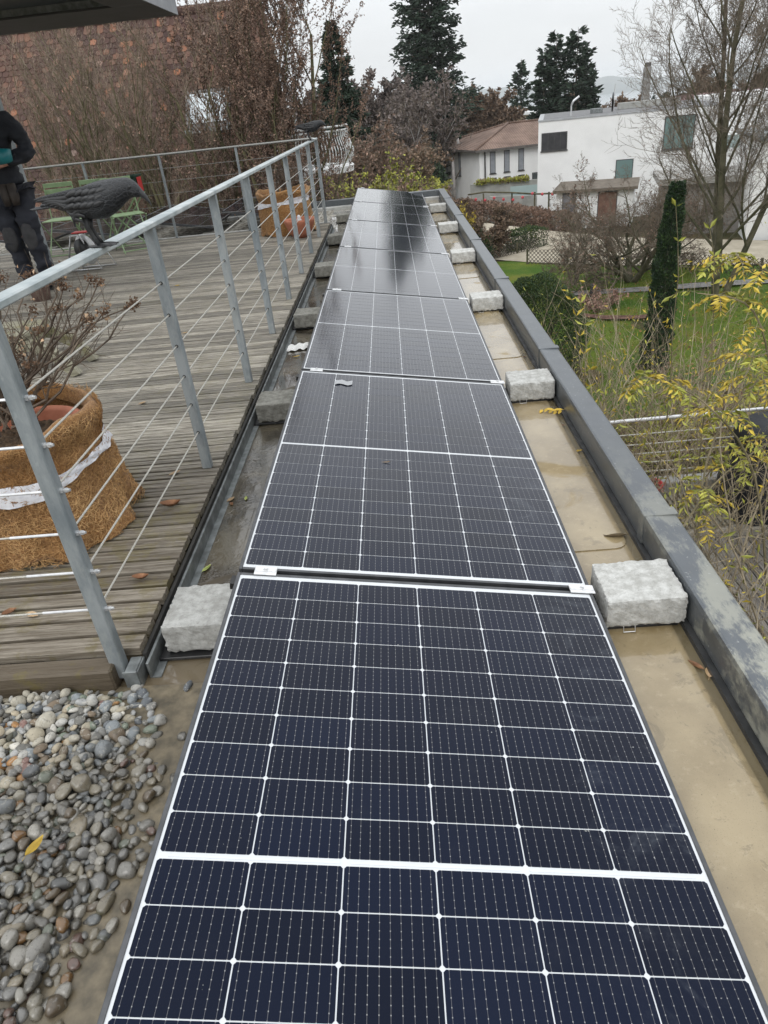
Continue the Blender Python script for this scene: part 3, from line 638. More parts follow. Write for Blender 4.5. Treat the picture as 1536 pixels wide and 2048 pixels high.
def wrapped_pot(name,cx,cy,r,h,label,seed,nf,hem=.16):
    rg=np.random.default_rng(seed); t=empty(name,(cx,cy,.1),label,'plant pot'); ph=rg.uniform(0,6,6)
    def rad(w,z):
        u=z/h; fl=math.exp(-u*4.5); return r*(1+.05*math.sin(2*w+ph[0])+.035*math.sin(5*w+ph[1]+u*3)+hem*fl*(.75+.5*math.sin(7*w+ph[2])+.3*math.sin(13*w+ph[3]))-.055*math.exp(-((u-.80)/.09)**2)+.03*math.exp(-((u-.97)/.06)**2))
    K=96;NZ=30;V=[];F=[]
    for i in range(NZ+1):
        z=h*i/NZ
        for j in range(K):
            w=2*math.pi*j/K; q=rad(w,z)+rg.normal()*.003; zz=z+ (max(0,.028*math.sin(7*w+ph[2]+1.2)+.02*math.sin(4*w+ph[4])) if i==0 else 0)*1.0 + .018*math.sin(3*w+ph[5])*z/h; V.append((cx+q*math.cos(w),cy+q*math.sin(w),.104+zz))
    for i in range(NZ):
        for j in range(K): j2=(j+1)%K; F.append((i*K+j,i*K+j2,(i+1)*K+j2,(i+1)*K+j))
    b=NZ*K
    for k,(dr,dz) in enumerate(((-.015,.014),(-.032,.01),(-.04,-.05))):
        for j in range(K): w=2*math.pi*j/K; x,y,z=V[NZ*K+j]; V.append((x+dr*math.cos(w),y+dr*math.sin(w),z+dz+.006*math.sin(9*w)))
    for i in range(3):
        for j in range(K): j2=(j+1)%K; a=NZ*K+i*K; F.append((a+j,a+j2,a+K+j2,a+K+j))
    wrap=obj('coir_wrap',V,F,m_coir,t,True)
    # loose fibres
    w=rg.uniform(0,2*math.pi,nf); z=rg.uniform(.005,h*1.01,nf); q=np.array([rad(a,b_) for a,b_ in zip(w,z)])
    P0=np.stack([cx+q*np.cos(w),cy+q*np.sin(w),.104+z],1); nrm=np.stack([np.cos(w),np.sin(w),np.zeros(nf)],1); tg=norm(np.cross(nrm,rg.normal(size=(nf,3)))); L=rg.uniform(.015,.05,nf)[:,None]; up=rg.uniform(.001,.012,nf)[:,None]*1.0
    a0=P0-tg*L*.5+nrm*.001; a1=P0+nrm*(up+.003); a2=P0+tg*L*.5+nrm*up*.6+norm(rg.normal(size=(nf,3)))*L*.15
    wd=.0008*(1.8 if nf<3000 else 1); S=np.concatenate([np.concatenate([a0,a1,np.full((nf,1),wd),np.full((nf,1),wd)],1),np.concatenate([a1,a2,np.full((nf,1),wd),np.full((nf,1),wd*.6)],1)]); Vf,Ff=tubes(S,3)
    o=obj('fibre',Vf,Ff,m_fib,t); o['kind']='stuff'
    # the clay pot inside and its soil
    g=G().lathe([(.62*r,h*.60),(.70*r,h*.80),(.70*r,h*.85),(.76*r,h*.86),(.78*r,h*.905),(.72*r,h*.915),(.68*r,h*.88),(.64*r,h*.8),(.6*r,h*.76)],(cx,cy,.104),40); g.out('clay_pot',m_terra,t,True)
    V2,F2=grid(-1,1,-1,1,26,26,lambda X,Y:0*X); rr=np.hypot(V2[:,0],V2[:,1]); m_=np.maximum(np.abs(V2[:,0]),np.abs(V2[:,1])); sc2=np.where(rr>0,m_/np.maximum(rr,1e-6),0); V2[:,0]*=sc2*.645*r; V2[:,1]*=sc2*.645*r; V2[:,2]=h*.8+rg.normal(size=len(V2))*.006; V2+=np.array([cx,cy,.104]); obj('soil',V2,F2,m_soil,t,True)
    return t,rad
pot1,rad1=wrapped_pot('wrapped_pot',-1.52,.72,.315,.48,'large pot wrapped in coir matting with a white fleece band, behind the corner post',5,14000,.17)
def band(t,cx,cy,rad,h,z0,z1,tilt,ph,wd):
    V=[];F=[];K=72
    for j in range(K):
        w=2*math.pi*j/K; zc=z0+(z1-z0)*(.5+.5*math.sin(w+ph)); ww=wd*(.75+.35*math.sin(3*w+ph*2))
        for k in range(5):
            z=zc+(k/4-.5)*ww; q=rad(w,z)+.012+.006*math.sin(17*w+k*2); V.append((cx+q*math.cos(w),cy+q*math.sin(w),.104+z))
    for j in range(K):
        for k in range(4): a=j*5+k; b=((j+1)%K)*5+k; F.append((a,b,b+1,a+1))
    obj('fleece_band',V,F,m_fleece,t,True)
band(pot1,-1.52,.72,rad1,.48,.30,.40,0,-.3,.075)
pot2,rad2=wrapped_pot('wrapped_pot',-1.43,8.42,.36,.52,'plant pot bundled in brown coir matting at the far end of the deck',9,2500,.10)
band(pot2,-1.43,8.42,rad2,.5,.36,.42,0,1.9,.07)
def stems_to(tips,base,rg,r0,side,segs,wig=.03,flat=0):
    ends=[]
    for tp in tips:
        tp=np.array(tp,float); b=np.array(base)+rg.normal(size=3)*np.array([.05,.05,.0]); n=8; pts=[b]
        mid=(b+tp)/2+np.array([0,0,rg.uniform(-.02,.08)])+rg.normal(size=3)*wig*2
        for i in range(1,n+1):
            t=i/n; p=(1-t)**2*b+2*t*(1-t)*mid+t*t*tp+rg.normal(size=3)*wig*.35*(t<1); pts.append(p)
        for i in range(n):
            ra=r0*(1-.7*i/n); rb=r0*(1-.7*(i+1)/n); segs.append([*pts[i],*pts[i+1],ra,rb])
            if i>=2:
                for _ in range(rg.poisson(side)):
                    d=norm(pts[i+1]-pts[i])*.6+rg.normal(size=3)*.5+np.array([0,0,.5]); d=norm(d); L=rg.uniform(.08,.26); q=pts[i]; 
                    for k in range(4):
                        d2=norm(d+rg.normal(size=3)*.22+np.array([0,0,.08])); q2=q+d2*L/4; segs.append([*q,*q2,rb*.55*(1-.18*k),rb*.55*(1-.18*(k+1))]); q=q2; d=d2
                        if k in(1,2) and rg.random()<.5:
                            e=norm(d+rg.normal(size=3)*.6); q3=q+e*L*.3; segs.append([*q,*q3,rb*.3,rb*.18]); ends.append(q3)
                    ends.append(q)
        ends.append(tp)
    return ends
m_stem=simple('dry_stem',(.06,.042,.03),(.17,.13,.095),14,.85,.3,coords='World'); m_mossy=simple('mossy_stem',(.10,.095,.05),(.19,.175,.09),9,.9,.4,coords='World')
m_dry=simple('dry_flower_brown',(.09,.05,.03),(.2,.12,.07),20,.9,vary=.3,island=True,coords='World'); m_petal=simple('dry_petal_tan',(.42,.25,.13),(.66,.48,.33),30,.8,vary=.25,island=True,coords='World')
def hydrangea(base,tips,label,seed,r0,side,heads=True):
    rg=np.random.default_rng(seed); t=empty('dry_shrub',base,label,'shrub'); segs=[]; ends=stems_to(tips,base,rg,r0,side,segs)
    V,F=tubes(segs,4); obj('stems',V,F,m_stem,t)
    if heads:
        hs=[e for e in tips]+[ends[i] for i in rg.permutation(len(ends))[:16]]; Pd=[];Pp=[]
        for hpt in hs:
            hpt=np.array(hpt); n=60; d=norm(rg.normal(size=(n,3))); Pd.append(hpt+d*rg.uniform(.008,.03,n)[:,None]*np.array([1,1,.7])); 
            if rg.random()<.5: n=rg.integers(3,10); d=norm(rg.normal(size=(n,3))); Pp.append(hpt+d*rg.uniform(.025,.042,n)[:,None])
        V,F=leaves(np.concatenate(Pd),.011,rg,asp=.7); obj('seed_heads',V,F,m_dry,t)['kind']='stuff'
        V,F=leaves(np.concatenate(Pp),.017,rg,asp=.85); obj('petals',V,F,m_petal,t)['kind']='stuff'
    return t
rgh=np.random.default_rng(3)
tips=[(-1.42+rgh.uniform(-.75,.42),.72+rgh.uniform(-.25,.45),rgh.uniform(.8,1.32)) for _ in range(34)]
tips=[t for t in tips if not (t[0]>-1.2 and t[2]>1.12)]+[(-1.13,.95,1.02),(-1.2,.9,.98),(-1.12,.75,.93),(-1.02,.95,.93)]
hydrangea((-1.55,.75,.56),tips,'leafless shrub with dried brown flower heads growing from the coir wrapped pot at the corner',31,.0068,1.5)
# long low branch to the right
tips2=[(-1.42+rgh.uniform(-.3,.35),8.45+rgh.uniform(-.25,.25),rgh.uniform(.75,1.1)) for _ in range(22)]
hydrangea((-1.43,8.42,.56),tips2,'bare twiggy shrub in the far coir wrapped pot',32,.007,1.4,False)
tp=empty('terracotta_bowl',(-1.2,7.86,.1),'round terracotta bowl in front of the far wrapped pot','plant pot'); G().lathe([(.001,0),(.10,0),(.15,.07),(.19,.17),(.2,.20),(.2,.225),(.185,.225),(.178,.19),(.17,.17),(.001,.17)],(-1.2,7.86,.1015),32).out('bowl',m_terra,tp,True)
V,F=grid(-1.31,-1.09,7.76,7.96,10,10,lambda X,Y:.285+.008*np.sin(X*70)*np.cos(Y*60)); obj('soil',V,F,m_soil,tp,True)
tag(G().lathe([(.001,0),(.03,0),(.034,.02),(.02,.045),(.024,.06),(.012,.075),(.001,.08)],(-1.2,7.86,.292),14).out('ornament',m_fleece,None,True,loc=(-1.2,7.86,.292)),'small white ornament sitting in the terracotta bowl','ornament')
# ------------------------------------------------------------------ crow decoys
def mat_crow():
    M=Mt('crow_plastic'); v=M.coord((1,1,1),'Object'); vo=M.n('ShaderNodeTexVoronoi'); vo.feature='DISTANCE_TO_EDGE'; mp=M.coord((62,95,95),'Object'); M.l(mp,vo.inputs['Vector']); vo.inputs['Scale'].default_value=1
    e=M.step(vo.outputs[0],.0,.12); n=M.noise(30,5,v); c=M.mix(e,(.05,.053,.058),(.014,.015,.017)); c=M.mix(M.math('MULTIPLY',n,.5),c,(.03,.032,.035)); M.set(col=c,rough=.5,spec=.4); M.bump(M.math('ADD',e,M.math('MULTIPLY',M.noise(90,3,M.coord((.25,1,1),'Object')),.5)),.5,.003); return M.m
m_crow=mat_crow(); m_crow2=simple('crow_smooth',(.012,.012,.013),(.03,.031,.033),50,.45,.2,120)
def ell(pts,k=20):
    """pts: (x,z,half height,half width)"""
    V=[];F=[]
    for x,z,hh,hw in pts:
        for j in range(k):
            w=2*math.pi*j/k; V.append((x,hw*math.cos(w),z+hh*math.sin(w)))
    n=len(pts)
    for i in range(n-1):
        for j in range(k): j2=(j+1)%k; F.append((i*k+j,(i+1)*k+j,(i+1)*k+j2,i*k+j2))
    F.append(tuple(range(k))); F.append(tuple((n-1)*k+j for j in range(k))[::-1]); return V,F
def cat_interp(P,m):
    P=np.array(P); t=np.linspace(0,len(P)-1,m); out=[]
    for a in t:
        i=min(int(a),len(P)-2); f=a-i; p0=P[max(i-1,0)];p1=P[i];p2=P[i+1];p3=P[min(i+2,len(P)-1)]
        out.append(.5*((2*p1)+(-p0+p2)*f+(2*p0-5*p1+4*p2-p3)*f*f+(-p0+3*p1-3*p2+p3)*f**3))
    return out
def crow(loc,rz,label,s=1.0):
    t=empty('crow_decoy',(0,0,0),label,'bird decoy','crow decoys on the railing')
    B=cat_interp([(-.135,.137,.005,.016),(-.10,.136,.010,.024),(-.06,.134,.022,.034),(-.025,.134,.034,.042),(.02,.133,.049,.050),(.065,.137,.054,.050),(.105,.147,.047,.044),(.138,.158,.036,.034),(.162,.163,.029,.027),(.182,.157,.023,.021),(.194,.150,.014,.013),(.199,.146,.004,.004)],44)
    V,F=ell(B,28); obj('body',V,F,m_crow,t,True)
    for s_ in (-1,1):
        w=None
        for k in range(8):  # long overlapping flight feathers
            z0=.178-.0115*k; x0=.085-.012*k; x1=-.150+.013*k*(1 if k>1 else .4); y0=s_*(.030+.0032*k-.0003*k*k)
            P=[(x0,z0-.002*k,.004,.004),(x0-.03,z0-.004,.0105,.0065),((x0+x1)/2,z0-.012-.001*k,.0095,.006),(x1+.03,.158-.005*k,.0065,.0045),(x1,.155-.005*k,.002,.002)]
            V,F=ell(cat_interp(P,14),10); V=[(a,y0*(1 if a>-.02 else max(.35,1+(a+.02)*4.2))+b,c) for a,b,c in V]
            if w is None: w=obj('wing',V,F,m_crow,t,True)
            else: obj('feather',V,F,m_crow2,w,True)
        for r_ in range(3):  # shorter coverts
            for k in range(5):
                x0=.10-.022*k-r_*.006; z0=.168-.017*r_; y0=s_*(.043+.0035*r_); V,F=ell([(x0,z0,.003,.002),(x0-.012,z0-.002,.009,.0045),(x0-.03,z0-.006,.008,.004),(x0-.042,z0-.009,.002,.002)],8); obj('covert',[(a,y0*(1 if a<.06 else 1-(a-.06)*3)+b,c) for a,b,c in V],F,m_crow2,w,True)
        g=G().tube([(.0,s_*.012,.095),(-.004,s_*.012,.06),(.008,s_*.012,.03),(.02,s_*.012,.006)],[.014,.0085,.0065,.008],8); g.out('leg',m_crow2,t,True)
        g=G(); g.lathe([(.0055,-.003),(.0055,.003)],(0,0,0),10); Mx=Matrix.Translation((.172,s_*.0245,.166))@Matrix.Rotation(math.pi/2,4,'X'); V,F=ico(2); obj('eye',[tuple(Mx@Vector((a*.0048,b*.0048,c*.0025))) for a,b,c in V],F,m_blk,t,True)
    for k in range(5):
        y0=(k-2)*.008; V,F=ell([(-.05,.132,.003,.006),(-.11,.133-.001*abs(k-2),.0035,.0085),(-.155,.132-.002*abs(k-2),.002,.008),(-.166,.131,.001,.004)],8); obj('tail_feather',[(a,y0*(1+(-.05-a)*5)+b,c) for a,b,c in V],F,m_crow,t,True)
    V,F=ell(cat_interp([(.180,.157,.018,.013),(.195,.147,.0155,.011),(.208,.131,.011,.0075),(.2165,.116,.006,.004),(.220,.104,.0012,.001)],14),14); V=[(a+.35*(c-.13)*0,b,c) for a,b,c in V]; obj('beak',V,F,m_crow2,t,True)
    for s_ in (-1,1):
        fo=None
        for a in (-.5,0,.5):
            c_,n_=math.cos(a*s_+.0),math.sin(a)
            g=G().tube([(.02,s_*.013,.007),(.045,s_*.015+n_*.012,.006),(.066,s_*.019+n_*.026,.003)],[.0055,.0048,.002],6); o=g.out('foot' if fo is None else 'toe',m_crow2,t if fo is None else fo,True); fo=fo or o
    V,F=ell([(-.02,.003,.002,.01),(.0,.0035,.0035,.026),(.03,.0035,.0035,.03),(.06,.003,.003,.02),(.072,.002,.001,.006)],16); obj('base_pad',V,F,m_crow2,t,True)
    t.location=loc; t.rotation_euler=(0,0,rz); t.scale=(s,s,s); return t
crow((PX-.005,.60,1.1905),-.06,'large black plastic crow standing on the near handrail with its head down to the right')
crow((PX+.0,8.05,1.1905),-.06,'small looking black plastic crow at the far end of the handrail',1.1)
# ------------------------------------------------------------------ furniture on the deck
m_green=simple('light_green_paint',(.23,.33,.17),(.30,.42,.23),12,.5,coords='World'); m_dgreen=simple('dark_green_plastic',(.008,.035,.024),(.016,.06,.04),8,.4,coords='World'); m_red=simple('red_plastic',(.45,.03,.03),(.55,.05,.05),10,.4)
def chair(x,y,rz,label):
    t=empty('folding_chair',(0,0,0),label,'chair','green folding chairs at the back of the deck'); w=.2
    for k in range(6): yy=-.17+k*.068; G().cbox((-w,yy,.445),(w,yy+.045,.457),.003).out('seat_slat',m_green,t)
    for k in range(2): zz=.76+k*.075; G().cbox((-w,.235,zz),(w,.247,zz+.055),.003).out('back_slat',m_green,t)
    for s in (-1,1):
        xx=s*(w+.012)
        G().tube([(xx,.30,.006),(xx,-.19,.445)],.0085,6).out('leg',m_green,t); G().tube([(xx-s*.02,-.27,.006),(xx-s*.02,.19,.46),(xx-s*.02,.24,.85)],.0085,6).out('leg',m_green,t)
    for y0,z in ((.28,.03),(-.25,.03)): G().tube([(-w-.01,y0,z),(w+.01,y0,z)],.008,6).out('stretcher',m_green,t)
    t.location=(x,y,.101); t.rotation_euler=(0,0,rz); return t
chair(-4.50,8.36,.05,'light green folding chair beside the person, its back slat just above the crow tail')
chair(-4.02,8.30,-.1,'light green folding chair in the middle, behind the body of the near crow')
chair(-3.52,8.18,.5,'light green folding chair turned sideways, legs showing under the near crow breast')
tb=empty('folding_table',(-3.72,8.62,.1),'low green metal folding table carrying the dark green crates','table')
for k in range(7): G().cbox((-4.02+k*.088,8.5,.74),(-4.02+k*.088+.07,8.86,.752),.003).out('top_slat',m_green,tb)
for s in (8.52,8.84):
    G().tube([(-4.0,s,.11),(-3.46,s,.74)],.011,6).out('leg',m_green,tb); G().tube([(-3.46,s,.11),(-4.0,s,.74)],.011,6).out('leg',m_green,tb)
def crate(x0,x1,y0,y1,z0,z1,label):
    t=empty('crate',((x0+x1)/2,(y0+y1)/2,z0),label,'crate'); g=G()
    g.box((x0,y0,z0),(x1,y1,z0+.006)); g.box((x0,y0,z0+.006),(x0+.008,y1,z1)); g.box((x1-.008,y0,z0+.006),(x1,y1,z1)); g.box((x0+.0085,y0,z0+.006),(x1-.0085,y0+.008,z1)); g.box((x0+.0085,y1-.008,z0+.006),(x1-.0085,y1,z1)); g.out('body',m_dgreen,t)
    g=G(); 
    for a,b in (((x0-.01,y0-.01),(x1+.01,y0-.001)),((x0-.01,y1+.001),(x1+.01,y1+.01)),((x0-.01,y0),(x0-.001,y1)),((x1+.001,y0),(x1+.01,y1))): g.box((*a,z1-.02),(*b,z1))
    g.out('rim',m_dgreen,t); G().cbox((x1+.0102,y0+.02,z0+.02),(x1+.016,y1-.06,z1-.03),.002).out('latch',m_red,t); return t
crate(-3.96,-3.60,8.46,8.72,.753,.90+.06,'dark green plastic crate with a red side strip, standing on the green table'); crate(-3.585,-3.42,8.56,8.82,.753,.985,'smaller open dark green crate right beside the larger one')
# cable reel
cr_=empty('cable_reel',(-3.7,7.0,.1),'black cable drum with a shiny round side plate on the deck beside the person','cable reel')
def disc(cx,cy,cz,r,th,ax_rot,k=32):
    Mx=Matrix.Translation((cx,cy,cz))@ax_rot; h=G().lathe([(.001,-th/2),(r*.96,-th/2),(r,-th/4),(r,th/4),(r*.96,th/2),(.001,th/2)],(0,0,0),k); return [tuple(Mx@Vector(v)) for v in h.V],h.F
rot=Matrix.Rotation(-.5,4,'Z')@Matrix.Rotation(math.pi/2,4,'X')
for s,m,nm in ((-.085,m_silver,'side_plate'),(.085,m_silver,'side_plate'),(0,m_blk,'cable_drum')):
    d=Vector((math.sin(-.5)*-s*-1,math.cos(-.5)*s,0)); V,F=disc(-3.7+d.x,7.0+d.y,.33,.165 if nm=='side_plate' else .13,.008 if nm=='side_plate' else .15,rot); obj(nm,V,F,m,cr_,True)
for s in (-.11,.11): d=Vector((math.sin(.5)*s,math.cos(.5)*s,0)); G().tube([(-3.9+d.x,7.0+d.y,.112),(-3.75+d.x,7.0+d.y,.50),(-3.65+d.x,7.0+d.y,.50),(-3.48+d.x,7.0+d.y,.112),(-3.9+d.x,7.0+d.y,.112)],.011,8).out('stand',m_silver,cr_,True)
G().cbox((-3.80,6.93,.515),(-3.62,7.07,.53),.004).out('handle',m_red,cr_)
tag(G().lathe([(.001,0),(.085,0),(.1,.12),(.108,.125),(.108,.15),(.098,.15),(.09,.1),(.001,.1)],(-3.63,5.42,.102),28).out('small_pot',simple('faded_clay',(.20,.13,.11),(.28,.19,.16),9,.85,coords='World'),None,True,loc=(-3.63,5.42,.1)),'small brown clay pot on the deck in front of the person','plant pot')
# timber bench
m_bench=mat_wood('bench_timber',(.20,.185,.13),(.40,.38,.29),(.09,.085,.05),.9); bn=empty('timber_bench',(-3.1,3.0,.1),'weathered timber bench end sticking in behind the corner post at the left edge','bench')
for k in range(4): G().cbox((-4.3,2.72+k*.105,.385),(-2.47,2.72+k*.105+.095,.42),.005).out('seat_board',m_bench,bn)
G().cbox((-2.62,2.70,.30),(-2.50,3.15,.383),.006).out('cross_beam',m_bench,bn); G().cbox((-4.2,2.70,.30),(-4.1,3.15,.383),.006).out('cross_beam',m_bench,bn)
for y in (2.73,3.05):
    g=G(); P=[(-2.60,.36),(-2.45,.33),(-2.32,.25),(-2.22,.10)]; 
    for a,b in zip(P[:-1],P[1:]):
        d=Vector((b[0]-a[0],0,b[1]-a[1])); n_=Vector((-d.z,0,d.x)).normalized()*.035; V=[]
        for yy in (y,y+.06): V+=[(a[0]-n_.x,yy,a[1]-n_.z),(b[0]-n_.x,yy,max(.1015,b[1]-n_.z)),(b[0]+n_.x,yy,max(.1015,b[1]+n_.z)),(a[0]+n_.x,yy,a[1]+n_.z)]
        g.add(V,[(0,1,2,3)[::-1],(4,5,6,7),(0,4,7,3)[::-1],(1,2,6,5),(0,1,5,4),(3,7,6,2)])
    g.out('leg',m_bench,bn)
    G().cbox((-4.2,y,.1015),(-4.13,y+.06,.298),.004).out('leg',m_bench,bn)
# ------------------------------------------------------------------ solar panels beyond the deck
def back_panel(x,y,z,label):
    p=make_panel(0,label,False); p.location=(x,y,z); p['group']='solar panels behind the deck'; return p
back_panel(-3.22,10.12,.27,'dark solar panel behind the far railing, tilted, left of the coir wrapped pot')
back_panel(-4.52,10.12,.27,'dark solar panel behind the green chairs, beyond the far railing')
back_panel(-5.82,10.12,.27,'dark solar panel at the left edge behind the legs of the person')
back_panel(-1.94,10.25,.27,'dark solar panel corner behind the far coir wrapped pot')
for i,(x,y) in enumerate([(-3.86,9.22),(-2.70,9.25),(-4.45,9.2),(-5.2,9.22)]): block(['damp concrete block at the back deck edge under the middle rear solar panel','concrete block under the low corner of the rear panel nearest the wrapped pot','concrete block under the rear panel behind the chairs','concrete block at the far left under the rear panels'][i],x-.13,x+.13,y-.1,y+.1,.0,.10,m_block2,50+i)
# ------------------------------------------------------------------ person
def skin(name,pts,edges,m,parent,sub=2,rootv=0,fold=0):
    """pts: (x,y,z,rx,ry)"""
    me=bpy.data.meshes.new(name); me.from_pydata([p[:3] for p in pts],edges,[]); o=bpy.data.objects.new(name,me); link(o)
    md=o.modifiers.new('s','SKIN'); md.use_smooth_shade=True
    for v,p in zip(me.skin_vertices[0].data,pts): v.radius=(p[3],p[4] if len(p)>4 else p[3])
    me.skin_vertices[0].data[rootv].use_root=True
    sb=o.modifiers.new('u','SUBSURF'); sb.levels=sub; sb.render_levels=sub
    dg=bpy.context.evaluated_depsgraph_get(); dg.update(); nm=bpy.data.meshes.new_from_object(o.evaluated_get(dg)); bpy.data.objects.remove(o)
    if fold:
        from mathutils import noise as mn
        for v in nm.vertices:
            c=v.co; q=Vector((c.x*5,c.y*5,c.z*13)); v.co=c+v.normal*fold*(mn.noise(q)+.6*mn.noise(q*2.3)-.3*abs(mn.noise(Vector((c.x*9+3,c.y*9,c.z*26)))))
    nm.name=name; nm.materials.clear(); nm.materials.append(m); nm.polygons.foreach_set('use_smooth',[True]*len(nm.polygons))
    q=bpy.data.objects.new(name,nm); link(q); q.parent=parent; return q
m_skin=simple('skin',(.42,.21,.14),(.52,.28,.2),20,.5); m_jack=simple('dark_jacket',(.009,.011,.016),(.024,.027,.035),9,.8,.6,12,bd=.02); m_trs=simple('work_trousers',(.010,.012,.019),(.028,.031,.042),8,.85,.6,10,bd=.02); m_trg=simple('grey_knee_patch',(.03,.03,.032),(.055,.055,.058),12,.85,.4,14,bd=.01); m_teal=simple('teal_tool_body',(.004,.13,.15),(.01,.18,.2),12,.4); m_boot=simple('black_boot',(.006,.006,.007),(.015,.015,.016),20,.5)
ps=empty('person',(0,0,0),'person in dark work clothes holding a teal power tool, cut off by the left edge','person')
J=dict(pel=(0,0,.95),wai=(0,.01,1.08),che=(0,.0,1.33),nek=(0,-.01,1.50),hd0=(0,-.03,1.58),hd1=(.0,-.05,1.70),
 sR=(.19,0,1.44),eR=(.30,-.02,1.20),wR=(.10,-.21,1.12),sL=(-.19,0,1.44),eL=(-.30,-.05,1.20),wL=(-.14,-.26,1.20),
 hR=(.095,0,.92),kR=(.095,-.05,.50),aR=(.105,.02,.09),hL=(-.095,0,.92),kL=(-.085,-.03,.50),aL=(-.09,.03,.09))
def lr(a,b,t): return tuple(a[i]+(b[i]-a[i])*t for i in range(3))
j=J
# body: one continuous skin from head to feet, with hands and fingers
pts=[];ed=[]
def addp(p,r,par=None,r2=None):
    pts.append((*p,r,r2 or r)); 
    if par is not None: ed.append((par,len(pts)-1))
    return len(pts)-1
b0=addp(j['pel'],.07,None,.06); b1=addp(j['wai'],.095,b0,.08); b2=addp(j['che'],.13,b1,.10); b3=addp(j['nek'],.055,b2); b4=addp(j['hd0'],.058,b3); b5=addp((0,-.045,1.64),.075,b4,.088); b6=addp((0,-.04,1.71),.078,b5,.095); b7=addp((0,-.03,1.775),.05,b6,.06)
nose=addp((0,-.145,1.655),.012,b5)
for s,S,E,Wr in ((1,'sR','eR','wR'),(-1,'sL','eL','wL')):
    a=addp(j[S],.055,b2); e=addp(j[E],.04,a); w_=addp(j[Wr],.026,e)
    d=Vector(j[Wr])-Vector(j[E]); d.normalize(); side=Vector((0,0,1)); side=(side-d*side.dot(d)).normalized(); nrm_=d.cross(side)
    pm=Vector(j[Wr])+d*.05; p_=addp(tuple(pm),.034,w_,.02); pk=Vector(j[Wr])+d*.085; 
    kn=addp(tuple(pk),.036,p_,.018)
    for f_,(off,L) in enumerate(((.028,.075),(.010,.085),(-.009,.078),(-.027,.06))):
        q0=pk+side*off; q1=q0+d*L*.4-nrm_*s*.012; q2=q1+d*L*.15-nrm_*s*L*.38; q3=q2-d*L*.25-nrm_*s*L*.2
        i0=addp(tuple(q0),.0098,kn); i1=addp(tuple(q1),.0092,i0); i2=addp(tuple(q2),.0085,i1); addp(tuple(q3),.007,i2)
    t0=Vector(j[Wr])+d*.03+side*.03; i0=addp(tuple(t0),.012,p_); i1=addp(tuple(t0+side*.028+d*.02-nrm_*s*.01),.0105,i0); addp(tuple(t0+side*.03+d*.05-nrm_*s*.03),.0085,i1)
for s,h,k,a in ((1,'hR','kR','aR'),(-1,'hL','kL','aL')):
    i0=addp(j[h],.045,b0); i1=addp(j[k],.04,i0); i2=addp((j[a][0],j[a][1]+.005,.085),.026,i1); addp((j[a][0]+s*.015,j[a][1]-.10,.045),.022,i2)
skin('body',pts,ed,m_skin,ps,1)
V,F=ico(3); hv=V*np.array([.088,.105,.09])+np.array([0,-.025,1.735]); hv=hv[:]; keep=[f for f in F if not (hv[f][:,1].mean()<-.07 and hv[f][:,2].mean()<1.735)]; obj('hair',hv,[tuple(f) for f in keep],simple('dark_hair',(.02,.013,.009),(.05,.035,.025),60,.8,.6),ps,True)
for s in (-1,1):
    obj('ear',V*np.array([.012,.02,.032])+np.array([s*.085,-.035,1.66]),F,m_skin,ps,True); obj('eye',V*np.array([.012,.01,.009])+np.array([s*.032,-.118,1.675]),F,m_blk,ps,True)
G().tube([(-.025,-.128,1.612),(0,-.133,1.61),(.025,-.128,1.612)],.004,6).out('mouth',simple('lips',(.3,.1,.08),(.35,.14,.1),20,.5),ps,True)
# jacket
pts=[];ed=[]
a0=addp((0,0,.86),.185,None,.15); a1=addp((0,.0,1.06),.16,a0,.12); a2=addp((0,.0,1.30),.19,a1,.145); a3=addp((0,0,1.44),.12,a2,.10); addp((0,-.01,1.53),.072,a3,.07)
for S,E,Wr in (('sR','eR','wR'),('sL','eL','wL')):
    i=addp(j[S],.098,a3,.095); m1=addp(lr(j[S],j[E],.5),.084,i); i2=addp(j[E],.077,m1); m2=addp(lr(j[E],j[Wr],.45),.066,i2); addp(lr(j[E],j[Wr],.92),.05,m2)
jk=skin('jacket',pts,ed,m_jack,ps,3,0,.03)
pts=[];ed=[]
a0=addp((0,0,.95),.165,None,.135)
for h,k,a in (('hR','kR','aR'),('hL','kL','aL')):
    i=addp((j[h][0]*1.05,j[h][1],.86),.115,a0,.115); m1=addp(lr(j[h],j[k],.55),.10,i,.10); i2=addp(j[k],.088,m1,.09); m2=addp(lr(j[k],j[a],.4),.082,i2,.085); i3=addp(lr(j[k],j[a],.85),.074,m2,.075); addp(lr(j[k],j[a],.97),.077,i3,.08)
tr=skin('trousers',pts,ed,m_trs,ps,3,0,.03)
for kx,ky in ((j['kR'][0],j['kR'][1]),(j['kL'][0],j['kL'][1])):
    obj('knee_patch',V*np.array([.062,.03,.13])+np.array([kx,ky-.062,.50]),F,m_trg,tr,True)
for x in (.02,.09): G().tube([(x,-.14,.96),(x+.005,-.155,.86),(x,-.15,.78)],[.036,.042,.03],10).out('pouch',simple('leather_pouch',(.02,.015,.012),(.045,.035,.028),20,.7,.3),tr,True)
for s,a in ((1,'aR'),(-1,'aL')):
    x,y,_=j[a]; P=[(x,y+.04,.052,.045,.05),(x+s*.005,y-.03,.055,.048,.05),(x+s*.015,y-.10,.045,.047,.038),(x+s*.022,y-.165,.036,.036,.028)]
    b=skin('boot',[(x,y+.01,.17,.058,.062),(x,y+.01,.10,.05,.055)]+P,[(0,1),(1,2),(1,3),(3,4),(4,5)],m_boot,ps,2,1)
    G().cbox((x-.045,y-.19,.0),(x+.055,y+.08,.016),.004).out('boot_sole',m_blk,ps)
ps.location=(-3.93,6.06,.101); ps.scale=(1.16,1.16,1.10); ps.rotation_euler=(0,0,.1)
